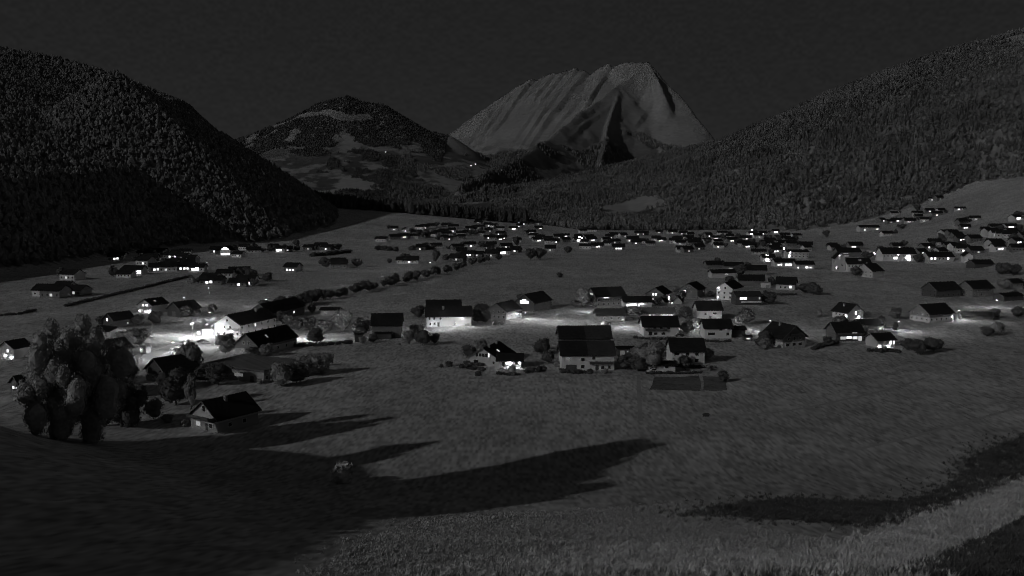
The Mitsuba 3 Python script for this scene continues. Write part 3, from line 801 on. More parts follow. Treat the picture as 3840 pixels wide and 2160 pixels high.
house('house', 'house at the left picture edge with a corner window lit, under tall trees', -162.1, 285.0, -40, 8, 8, 4.6, 'g', 32, 'brown_wood', roof='roof_dark', wins=[('f', -1.8, 2.6, 1.4, 0.9, 0.9), ('f', 0.6, 2.6, 1.0, 0.9, 0.6), ('f', 2.4, 2.6, 1.2, 1.0, 0.9), ('r', -1, 2.6, 1.2, 1.0, 0.5)])
house('house', 'cream house at the left picture edge glowing between trees, upper of the two there', -206.3, 357.5, -20, 8, 8, 4.6, 'g', 32, 'cream_render', roof='roof_dark', wins=[('f', 0.8, 2.7, 1.1, 1.1, 0.9), ('f', -1.6, 1.0, 1.0, 1.0, 0.2)], lamps=[('f', -0.6, 1.2, 0.24, 80), ('f', 2.6, 0.6, 0.24, 40)])
house('transformer_hut', 'small pale hut with a sloping roof beside the parapet at the junction', -145.4, 418.4, -8, 4.7, 3, 2.6, 'f', 0, 'white_render', roof='concrete', over=0.2, doors=[('f', 1.1, 1.0, 2.0, 'metal')], cat='hut')
house('bus_shelter', 'small boxy bus shelter with a pale front by the village road', -155.8, 370.0, -28, 3.6, 2.4, 2.7, 'f', 0, 'white_render', roof='concrete', over=0.3, wins=[('f', -0.8, 0.8, 1.3, 1.4, 0.25)], cat='shelter')
house('barn', 'dark farm building with a lower lean-to roof in front, centre left above the road', -58.7, 411.1, 4, 13.5, 13, 6.4, 'e', 34, 'brown_wood', roof='roof_dark', chimneys=(), doors=[('f', 2.5, 2.6, 2.6, 'dark_wood')], cat='barn')
house('lean_to', 'low dark lean-to against the front of the farm building, centre left', -59.9, 407.9, 4, 7.5, 3.6, 2.6, 'e', 14, 'dark_wood', roof='roof_dark', chimneys=(), over=0.4, cat='shed')
house('field_shed', 'small dark shed by the roadside with bushes in front of it', -69.7, 399.4, 8, 3.8, 3, 3.6, 'e', 14, 'dark_wood', roof='roof_dark', chimneys=(), over=0.4, cat='shed')
house('house', 'dark garden house among the trees behind the hedge, centre left', -102.3, 493.3, -4, 10, 6, 3.0, 'e', 18, 'cream_render', roof='roof_dark', wins=[('f', -2, 0.9, 1.4, 1.1, 0.06)], chimneys=())
house('farmhouse', 'long white farmhouse with a blank barn wall, beside the lit road left of centre', -32.2, 449.4, 6, 22.8, 13, 5.4, 'e', 32, 'white_render', roof='roof_dark', chimneys=((0.38, 0.35),),
      wins=[('f', -9.8, 3.6, 0.9, 1.2, 0), ('f', -7.6, 3.6, 0.9, 1.2, 0), ('f', -4.4, 3.6, 0.9, 1.2, 0), ('f', -9.6, 0.9, 0.9, 1.1, 0), ('f', -7.4, 0.9, 0.9, 1.1, 0), ('f', 3, 0.8, 0.8, 0.8, 0)], doors=[('f', -5.4, 1.1, 2.1, 'dark_wood'), ('f', 9.3, 2.4, 1.4, 'pale_wood')])
house('barn', 'dark barn roof standing up behind the long white farmhouse', -36.9, 477.8, 6, 18, 11, 6.2, 'e', 33, 'dark_wood', roof='roof_dark', chimneys=(), cat='barn')
house('farmhouse', 'dim gabled farmhouse behind trees, left of the lit road fork', -8.4, 475.6, -28, 12, 17, 4.8, 'g', 33, 'grey_render', 'brown_wood', 2.8, 'roof_dark', wins=grid_windows('f', 12, [1.0, 3.6], 4) + grid_windows('r', 17, [1.2], 4))
house('barn', 'large barn with a glowing arched opening under its gable', 7.1, 512.3, -30, 13, 22, 5.0, 'g', 36, 'dark_wood', roof='roof_dark', chimneys=(), wins=[('f', 0, 4.3, 5.6, 1.7, 1.1), ('f', 0, 6.1, 2.6, 0.6, 1.1)], cat='barn')
house('garage', 'small white garage with an outside lamp at the lit road fork', 2.3, 483.2, -6, 5.2, 4, 2.6, 'f', 0, 'white_render', roof='roof_brown', over=0.4, chimneys=(), doors=[('f', 1.0, 2.2, 2.1, 'pale_wood')], lamps=[('f', -1.9, 1.3, 0.26, 220), ('f', 0.6, 2.2, 0.2, 120)], cat='garage')
house('villa', 'villa with a dark window band in its gable, behind a lit terrace', -11.3, 342.3, -20, 13, 17, 3.0, 'g', 31, 'cream_render', roof='roof_dark',
      wins=[('f', s, 3.5, 1.15, 1.3, 0) for s in (-2.6, -1.25, 0.1, 1.4)] + [('f', 2.45, 3.5, 0.35, 1.5, 0.9), ('f', 4.4, 0.9, 0.9, 1.0, 0), ('f', -3.0, 0.7, 2.0, 1.4, 0)], skylights=[(0.55, 0.42, 0.9, 1.3, 0.45)], chimneys=((0.55, 0.75), (0.56, 0.25)))
house('villa_wing', 'flat white wing of the villa, lit up over its terrace', -0.8, 337.9, -2, 8.6, 9, 3.0, 'e', 22, 'white_render', roof='roof_dark', chimneys=(), over=1.1,
      wins=[('f', -2.6, 0.5, 1.1, 1.8, 0), ('f', 2.6, 1.3, 1.2, 1.0, 0)], lamps=[('f', 0.2, 2.0, 0.26, 190), ('f', 3.7, 1.9, 0.24, 100), ('f', -0.9, 1.9, 0.2, 60)], cat='house wing')

# ------------------------------------------------------------------ the houses at the centre and right
house('farmhouse', 'double farmhouse with a black and a grey roof half, in the centre foreground', 28.9, 332.6, 3, 20, 11, 6.3, 'e', 36, 'white_render', roof='roof_dark', roof2='roof_brown', chimneys=(),
      wins=[('f', -2.0, 3.6, 1.3, 1.2, 0), ('f', -2.0, 0.9, 1.3, 1.2, 0), ('f', -7.6, 3.9, 1.6, 1.3, 0.05), ('f', 2.2, 4.2, 1.2, 1.2, 0), ('f', 5.6, 0.5, 1.2, 1.1, 0), ('f', 8.2, 0.5, 1.0, 1.2, 0)], doors=[('f', -6.4, 4.2, 2.2, 'dark_wood'), ('f', 3.5, 1.2, 2.0, 'dark_wood')], balcony=[('f', 0.6, 9.6, 2.6, 1.0, 'dark_wood')])
house('barn', 'tall double barn with a two-toned roof behind the central farmhouse', 30.6, 364.3, 3, 21, 12, 7.6, 'e', 34, 'brown_wood', roof='roof_dark', roof2='roof_brown', chimneys=((0.55, 0.6),), cat='barn')
house('garage', 'dark garage with a pale door and two small lamps, right of the farmhouse', 47.6, 361.8, 2, 7.5, 6, 3.2, 'f', 0, 'dark_wood', roof='roof_dark', over=0.4, doors=[('f', -2.0, 2.0, 2.6, 'white_paint')], lamps=[('f', 0.2, 2.2, 0.16, 3), ('f', 2.6, 2.1, 0.18, 5)], cat='garage')
house('house', 'white house with three upper windows, right of the central farmhouse', 69.6, 345.7, 2, 13, 10.5, 5.4, 'e', 37, 'white_render', roof='roof_dark',
      wins=[('f', -4.6, 3.5, 2.0, 1.1, 0), ('f', -0.4, 3.4, 1.4, 1.2, 0), ('f', 3.4, 3.4, 1.4, 1.2, 0), ('f', -1.4, 0.8, 1.0, 1.2, 0), ('f', 0.8, 0.8, 0.9, 1.2, 0), ('f', 3.4, 0.8, 1.4, 1.2, 0)])
house('garage', 'low white double garage in front of the house with three upper windows', 56.4, 328.9, 0, 10, 6.5, 2.8, 'e', 16, 'white_render', roof='roof_dark', chimneys=(), wins=[('f', 1.8, 1.6, 1.3, 0.8, 0)], doors=[('f', -3.2, 2.4, 2.1, 'dark_wood')], cat='garage')
house('house', 'long white house with three dark windows under the eaves and a balcony', 70.7, 416.7, 2, 16.5, 11, 5.0, 'e', 35, 'white_render', roof='roof_dark',
      wins=[('f', -3.0, 3.4, 1.3, 1.1, 0), ('f', 0.2, 3.4, 1.3, 1.1, 0), ('f', 3.6, 3.4, 1.4, 1.1, 0), ('f', -5.0, 0.5, 1.6, 1.6, 0), ('f', -2.6, 0.7, 1.6, 1.1, 0), ('f', 1.2, 0.7, 1.8, 1.1, 0)], balcony=[('f', -7.5, 3.0, 2.9, 1.1, 'dark_wood')])
house('house', 'low grey-roofed house with dim lit ground-floor windows behind the long white house', 80.2, 481.0, 3, 18, 10, 2.9, 'e', 24, 'cream_render', roof='roof_grey', wins=[('f', -4.0, 1.3, 2.2, 0.9, 0.35), ('f', 3.5, 1.2, 4.4, 0.9, 0.22), ('f', 7, 1.2, 1.6, 0.9, 0.3)], chimneys=())
house('house', 'white house with one dark window, uphill and third of the three white houses', 107.3, 476.7, 2, 13, 11, 5.2, 'e', 36, 'white_render', roof='roof_dark', wins=[('f', 2.6, 2.6, 1.9, 1.1, 0), ('f', -2.4, 2.4, 1.2, 1.2, 0), ('f', -2.0, 3.0, 0.6, 0.6, 0.9)])
house('house', 'white house beside the bright strip of road, dark sheds at its right', 96.4, 410.3, 1, 12.6, 10, 5.1, 'e', 34, 'white_render', roof='roof_dark', wins=[('f', -3.2, 1.6, 3.2, 1.1, 0), ('f', 4.4, 1.5, 1.3, 1.2, 0), ('f', 1.2, 3.7, 1.4, 1.0, 0), ('f', 3.8, 4.3, 0.5, 0.5, 0.9)])
house('shed', 'black wooden shed with a lower annexe beside the white roadside house', 106.8, 413.5, 0, 6.0, 7, 3.8, 'e', 16, 'dark_wood', roof='roof_dark', chimneys=(), cat='shed')
house('shed', 'small black shed with a bright horizontal light, right of the white roadside house', 108.6, 403.2, -4, 3.6, 4, 2.0, 'f', 0, 'dark_wood', roof='roof_dark', over=0.3, wins=[('f', 0, 0.8, 1.6, 0.4, 0.7)], cat='shed')
house('chalet', 'chalet with a pale ground floor of three windows, right of the bright road strip', 123.8, 384.9, 24, 12.6, 13, 5.0, 'g', 37, 'cream_render', 'brown_wood', 2.6, 'roof_dark', over=1.2,
      wins=[('f', -3.6, 0.8, 1.9, 1.2, 0), ('f', 0, 0.8, 1.9, 1.2, 0), ('f', 3.4, 0.8, 1.9, 1.2, 0), ('f', -3.0, 3.4, 1.0, 1.2, 0), ('f', 3.2, 3.4, 1.0, 1.2, 0), ('f', 0, 3.3, 1.1, 1.4, 0), ('l', 1, 0.8, 1.2, 1.2, 0)], balcony=[('f', -2.4, 2.4, 5.4, 1.0, 'dark_wood')], chimneys=((0.4, 0.6),))
house('house', 'white house with a floodlit gable and a lit door, standing free in the right meadow', 187.0, 478.8, 26, 11.5, 11, 3.7, 'g', 36, 'white_render', roof='roof_dark',
      wins=[('f', 0.2, 2.1, 1.1, 2.0, 0.9), ('l', -2.6, 1.7, 0.9, 1.0, 0), ('l', 0, 1.7, 0.9, 1.0, 0), ('l', 2.6, 1.7, 0.9, 1.0, 0)], lamps=[('f', 2.3, 0.5, 0.34, 230), ('l', 4.3, 1.7, 0.26, 80)])
house('house', 'black-roofed house with a lit veranda below the floodlit gable', 154.5, 401.7, 4, 12.6, 11, 4.6, 'e', 33, 'dark_wood', roof='roof_dark', wins=[('f', -3.0, 0.9, 2.6, 1.3, 0.16), ('f', -0.2, 1.2, 2.4, 1.1, 0.8), ('f', 2.6, 1.0, 2.2, 1.3, 0.35), ('f', 5.0, 0.2, 1.8, 2.2, 0.2), ('f', 2.4, 3.6, 2.4, 0.9, 0.22)], balcony=[('f', -5.6, 5.6, 3.0, 1.2, 'dark_wood')])
house('barn', 'dark sloping barn roof right of the lit veranda, a pale hatch in its end', 178.5, 434.7, 12, 12, 9, 3.0, 'e', 26, 'dark_wood', roof='roof_dark', chimneys=(), wins=[('f', -3.8, 1.2, 1.6, 1.6, 0.05), ('f', 4.2, 0.6, 0.9, 0.8, 0.7)], cat='barn')
house('cottage', 'cottage with bright openings at its corner below the lit lane on the right', 164.5, 385.6, 16, 9, 8, 3.4, 'e', 30, 'cream_render', roof='roof_dark', wins=[('f', 2.4, 1.2, 1.2, 1.5, 1.0), ('f', 4.0, 1.2, 0.6, 1.5, 1.0), ('r', -2.4, 1.2, 1.7, 1.5, 1.0)], lamps=[('f', -3.4, 0.5, 0.26, 60), ('f', 1.2, 0.4, 0.26, 70)])
house('farmhouse', 'farmhouse with a big black roof beside the lit lane at the right', 227.7, 466.2, 22, 17, 13, 4.6, 'e', 34, 'cream_render', 'brown_wood', 2.6, 'roof_dark', wins=grid_windows('f', 17, [0.9], 5) + grid_windows('l', 13, [0.9, 3.4], 4), lamps=[('f', 7.4, 2.4, 0.2, 60)])
house('farmhouse', 'dark old farmhouse with a round gable end near the right edge, left of the pair', 289.7, 585.4, 18, 20, 13, 5.2, 'e', 34, 'dark_wood', roof='roof_dark', wins=grid_windows('l', 13, [0.9, 3.4], 4) + grid_windows('f', 20, [0.9], 5), chimneys=())
house('farmhouse', 'dark old farmhouse with small-paned windows near the right edge, right of the pair', 314.5, 588.6, 20, 18, 13, 5.8, 'e', 34, 'brown_wood', roof='roof_dark', wins=grid_windows('f', 18, [0.9, 3.3], 6) + grid_windows('l', 13, [0.9, 3.4], 4), chimneys=())
house('house', 'pale house cut by the right picture edge, dark roof over a light wall', 365.5, 637.8, 24, 11, 9, 4.6, 'e', 30, 'cream_render', roof='roof_dark', wins=grid_windows('f', 11, [2.4], 3))
house('shed', 'long low black shed at the right picture edge below the pale house', 320.8, 563.8, 22, 17, 8, 3.2, 'e', 22, 'dark_wood', roof='roof_dark', chimneys=(), cat='shed')
house('shed', 'low black shed roof beside the lane, right of the farmhouse with the big black roof', 250.5, 473.5, -14, 15, 8, 2.4, 'e', 22, 'dark_wood', roof='roof_dark', chimneys=(), cat='shed')
house('hotel', 'large shingled farmhouse inn with lit attic windows and a lit dormer, right of centre', 60.3, 535.5, 22, 20, 14, 6.2, 'e', 34, 'grey_render', 'brown_wood', 2.8, 'roof_dark', roof2='roof_brown', cat='inn',
      wins=grid_windows('f', 20, [0.9, 3.5], 6) + grid_windows('l', 14, [0.9, 3.5], 5, lit=(5,), val=0.9) + [('l', -1.2, 6.6, 0.9, 1.0, 0.9), ('l', 1.2, 6.6, 0.9, 1.0, 0.9), ('f', -3.4, 5.1, 3.4, 1.0, 1.0)])
house('shed', 'long low shed with a bright lit front beside the shingled inn', 76.0, 531.4, 6, 17, 9, 3.3, 'e', 30, 'cream_render', roof='roof_dark', chimneys=(), wins=[('f', -6.4, 0.3, 1.0, 1.6, 1.0), ('f', -3.2, 0.6, 4.4, 1.4, 1.3), ('f', 0.6, 0.4, 1.0, 1.6, 0.8), ('f', 4.2, 1.2, 0.8, 0.9, 0.3)], lamps=[('f', 2.4, 1.8, 0.26, 60)], cat='shed')
house('house', 'low dark house below the shingled inn, two dim windows', 52.8, 468.3, 3, 15, 10, 3.3, 'e', 30, 'brown_wood', roof='roof_brown', wins=[('f', -3.4, 1.2, 1.1, 1.1, 0.06), ('f', 4.0, 1.2, 1.3, 1.2, 0.04), ('f', 0.2, 1.2, 1.0, 1.1, 0)], chimneys=())
house('house', 'gabled house with a pair of lit windows and a dazzling lamp at its corner', 88.7, 547.8, -26, 11.5, 16, 6.2, 'g', 33, 'brown_wood', roof='roof_dark', wins=[('f', -0.9, 5.2, 1.0, 1.4, 0.9), ('f', 0.7, 5.2, 1.0, 1.4, 0.9), ('f', -1, 2.4, 2.6, 0.9, 0.25), ('f', 1.4, 0.4, 3.0, 1.0, 0.6)], lamps=[('r', 2.5, 2.9, 0.5, 180)])
house('shed', 'small shed with a pale pointed gable, left of two below the dazzling lamp', 91.7, 543.6, -26, 4.5, 6, 2.2, 'g', 48, 'cream_render', roof='roof_dark', chimneys=(), cat='shed')
house('shed', 'small shed with a pale pointed gable, right of two below the dazzling lamp', 102.6, 546.4, -16, 5, 6, 1.9, 'g', 48, 'cream_render', roof='roof_dark', chimneys=(), cat='shed')
house('house', 'brown gabled house with a single lit window at its left corner, uphill of the inn', 115.9, 580.6, -28, 12.5, 18, 5.6, 'g', 32, 'brown_wood', roof='roof_dark', wins=[('f', -2.2, 3.4, 1.4, 1.5, 0.9), ('f', -0.8, 6.0, 0.8, 1.1, 0), ('f', 0.8, 6.0, 0.8, 1.1, 0), ('f', 2.0, 3.4, 1.0, 1.2, 0), ('r', 6, 2.8, 0.8, 1.0, 0.3)])
house('guest_house', 'tall white gable with square windows, brightly lit at its right corner', 137.3, 569.8, -32, 10.5, 20, 7.4, 'g', 36, 'white_render', roof='roof_dark', wins=grid_windows('f', 10.5, [1.0, 3.8], 3, w=1.1, h=1.3) + [('f', 0.4, 7.0, 1.1, 1.3, 0), ('r', -7.5, 0.5, 2.6, 2.6, 0.6)], lamps=[('r', -8.8, 4.4, 0.3, 100), ('f', -4.0, 7.6, 0.3, 120), ('f', -4.3, 1.4, 0.26, 90)])
house('house', 'house with a double lit window over white balcony boxes, right of the tall white gable', 145.4, 540.9, 3, 15.5, 11, 5.8, 'e', 20, 'dark_wood', roof='roof_brown', wins=[('f', -4.6, 3.4, 2.0, 1.6, 1.0), ('f', -2.3, 3.4, 2.0, 1.6, 1.0), ('f', 6.6, 3.6, 0.8, 1.2, 0.15)], balcony=[('f', -4.8, 7.6, 1.6, 1.0, 'white_paint')], chimneys=())
house('house', 'dark-roofed house in the upper group, left of the row with the long eaves', 190.1, 824.1, 4, 17, 12, 4.2, 'e', 26, 'brown_wood', roof='roof_dark', chimneys=())
house('house', 'dark-roofed house in the upper group, middle of the row with the long eaves', 202.2, 805.6, -8, 17, 12, 4.2, 'e', 26, 'brown_wood', roof='roof_dark', chimneys=(), wins=[('f', -3, 1.0, 2.8, 1.2, 0.10)])
house('house', 'dark-roofed house in the upper group, right of the row with the long eaves', 210.1, 760.0, -10, 17, 13, 4.2, 'e', 28, 'brown_wood', roof='roof_dark', chimneys=())
house('house', 'house with pale garden walls in front of the upper dark-roofed row', 174.9, 729.0, 6, 20, 10, 4.4, 'e', 24, 'cream_render', roof='roof_dark', chimneys=(), wins=[('f', 2, 2.4, 2.2, 1.1, 0.14)])
house('house', 'broad black-roofed house behind the tall white gable', 178.9, 659.4, -12, 18, 13, 4.6, 'e', 28, 'brown_wood', roof='roof_dark', chimneys=())
house('garage', 'small pale garage block beside the broad black-roofed house', 186.3, 647.5, -10, 6.5, 5, 3.4, 'f', 0, 'white_render', roof='concrete', over=0.2, doors=[('f', 1.2, 2.6, 2.2, 'pale_wood')], cat='garage')
house('house', 'pale steep-roofed house at the edge of the upper meadow, one lit window', 195.7, 632.2, -24, 13, 13, 4.4, 'e', 34, 'cream_render', roof='roof_dark', wins=[('f', 3.6, 1.4, 1.4, 1.6, 0.9)] + grid_windows('r', 13, [1.0, 3.4], 3) + [('f', -3, 1.2, 1.1, 1.2, 0), ('f', 0, 1.2, 1.1, 1.2, 0)])

# the right-hand village, half a kilometre and more away
house('hotel', 'white hotel with a black roof and a lit entrance in the right-hand village', 310.6, 790.8, 4, 22, 12, 7.4, 'e', 36, 'white_render', roof='roof_dark', wins=grid_windows('f', 22, [4.6], 7, w=1.2) + [('f', 1.6, 2.6, 1.4, 3.0, 1.0), ('f', -0.9, 1.2, 1.4, 1.4, 0.9), ('f', 1.0, 1.0, 1.2, 1.6, 0.9), ('f', 9.6, 4.9, 1.0, 1.3, 0.9)], lamps=[('r', -2, 7.0, 0.4, 60)], skylights=[(0.55, 0.6, 0.9, 1.2, 0.08), (0.62, 0.6, 0.9, 1.2, 0.12)], cat='hotel')
house('gable_house', 'tall narrow pale gable house with a lamp in its peak, left of the white hotel', 294.5, 793.7, -6, 8.5, 12, 12, 'g', 48, 'cream_render', roof='roof_dark', chimneys=(), wins=[('f', -2, 2, 1.2, 1.4, 0), ('f', 1.6, 5.0, 1.2, 1.4, 0)], lamps=[('f', -1.2, 14.2, 0.4, 9), ('f', -3.2, 3.4, 0.3, 60)])
house('house', 'pale gable under a wide black roof, in front of the lit hotel group', 304.0, 734.0, 26, 13, 18, 5.4, 'e', 32, 'cream_render', roof='roof_dark', wins=grid_windows('l', 18, [1.0, 3.6], 4))
house('hotel', 'long hotel with two dazzling front lights under a huge black roof', 405.6, 927.1, 4, 36, 16, 8.0, 'e', 36, 'white_render', roof='roof_dark', wins=grid_windows('f', 36, [4.8], 9) + [('f', -4.2, 2.0, 4.0, 2.4, 1.1), ('f', 9.6, 4.2, 4.2, 2.2, 1.2), ('f', 10.4, 0.6, 3.6, 3.0, 1.2)], lamps=[('f', 7.6, 3.2, 0.5, 40), ('f', -1.4, 6.8, 0.4, 15)], cat='hotel')
house('gable_house', 'house with a grey pointed gable and one lit window, left of the long hotel', 396.7, 939.3, -18, 12, 14, 6.4, 'g', 40, 'grey_render', roof='roof_dark', chimneys=(), wins=[('f', 2.2, 2.8, 1.4, 1.4, 1.0), ('f', -2.2, 2.8, 1.2, 1.4, 0)])
house('house', 'house with three lit square windows in a row, right end of the right-hand village', 433.2, 892.9, 6, 27, 13, 6.2, 'e', 34, 'cream_render', roof='roof_dark', wins=[('f', -10.6, 3.2, 1.9, 2.0, 1.1), ('f', -6.8, 3.2, 2.0, 2.0, 1.1), ('f', 7.0, 3.2, 2.2, 2.0, 1.1), ('f', -2, 3.2, 1.4, 1.6, 0), ('f', 2, 3.2, 1.4, 1.6, 0)], chimneys=())
house('gable_house', 'white gable end lit from the road, with two black roofs behind it', 445.8, 864.2, -18, 7.5, 20, 6.4, 'g', 40, 'white_render', roof='roof_dark', chimneys=(), wins=[('f', 0, 2.4, 1.2, 1.4, 0)], lamps=[('f', 1.6, 1.6, 0.4, 60)])
house('barn', 'low black barn roof in front of the white gable end, far right', 433.0, 811.3, 8, 19, 12, 3.4, 'e', 28, 'dark_wood', roof='roof_dark', chimneys=(), cat='barn')
house('house', 'dark house left of the hotel group with four bright ground-floor windows', 262.7, 850.2, 3, 20, 11, 4.6, 'e', 28, 'cream_render', roof='roof_dark', wins=[('f', -6.5, 1.0, 2.2, 1.6, 0.5), ('f', -4.0, 1.2, 1.5, 1.5, 1.0), ('f', 1.0, 1.0, 2.4, 1.8, 1.1), ('f', 4.6, 1.0, 3.4, 1.8, 1.2)], chimneys=())
house('house', 'wide pale house with bright lights along its foot, left of the hotels', 272.3, 821.0, 2, 17, 11, 4.6, 'e', 26, 'cream_render', roof='roof_dark', wins=[('f', -6.6, 0.8, 1.2, 1.2, 0.9), ('f', 1.2, 0.8, 1.8, 2.0, 1.1), ('f', 5.4, 0.8, 1.2, 1.2, 0.9), ('f', 3.4, 0.8, 1.2, 1.2, 0.4)], chimneys=())
house('house', 'house beside a dazzling forecourt lamp at the left end of the right-hand village', 267.0, 919.2, 0, 13, 11, 4.4, 'e', 28, 'cream_render', roof='roof_dark', wins=[('f', 3, 1.0, 1.4, 1.3, 0.2)], lamps=[('f', -2.0, 1.4, 0.9, 30)], chimneys=())
house('block', 'pale three-storey block with a lit window, behind the dazzling forecourt lamp', 314.2, 973.2, 2, 24, 12, 7.0, 'e', 20, 'cream_render', roof='roof_dark', wins=grid_windows('f', 24, [1.2, 4.0], 6) + [('f', -9.6, 0.8, 2.4, 3.0, 1.1)], lamps=[('f', -8.8, 6.6, 0.6, 90)], chimneys=(), cat='apartment block')
house('house', 'dark wide-roofed house in the upper right-hand village, row of three lit windows', 446.9, 1149.6, 4, 18, 13, 5.2, 'e', 32, 'brown_wood', roof='roof_dark', wins=[('f', -5.6, 2.2, 1.6, 1.6, 1.0), ('f', -3.6, 2.2, 1.6, 1.6, 1.0), ('f', -1.6, 2.2, 1.6, 1.6, 1.0)], chimneys=())
house('house', 'large dark roof above the white hotel, dim pale strips under its eaves', 377.6, 991.1, 2, 26, 14, 6.0, 'e', 30, 'brown_wood', roof='roof_dark', wins=[('f', -4, 3.6, 6.0, 0.9, 0.10), ('f', -5, 0.8, 8.0, 0.9, 0.10)], chimneys=())
house('house', 'house with a dazzling canopy light between the white hotel and the long hotel', 422.9, 1029.0, 8, 12, 9, 5.2, 'f', 0, 'cream_render', roof='concrete', over=0.5, wins=[('f', -2.4, 0.8, 4.0, 2.2, 1.4)], lamps=[('f', 3.2, 2.8, 0.4, 40)])
house('hillside_inn', 'wide pale inn under a dark roof on the slope above the right-hand village', 594.6, 1475.5, 2, 34, 14, 6.0, 'e', 26, 'cream_render', roof='roof_dark', wins=[('f', -8.6, 0.9, 1.8, 2.0, 1.1), ('f', 12.4, 2.0, 4.0, 1.6, 0.9), ('f', -6, 5.0, 1.6, 1.4, 0.9)] + grid_windows('f', 34, [3.4], 7), chimneys=(), cat='inn')

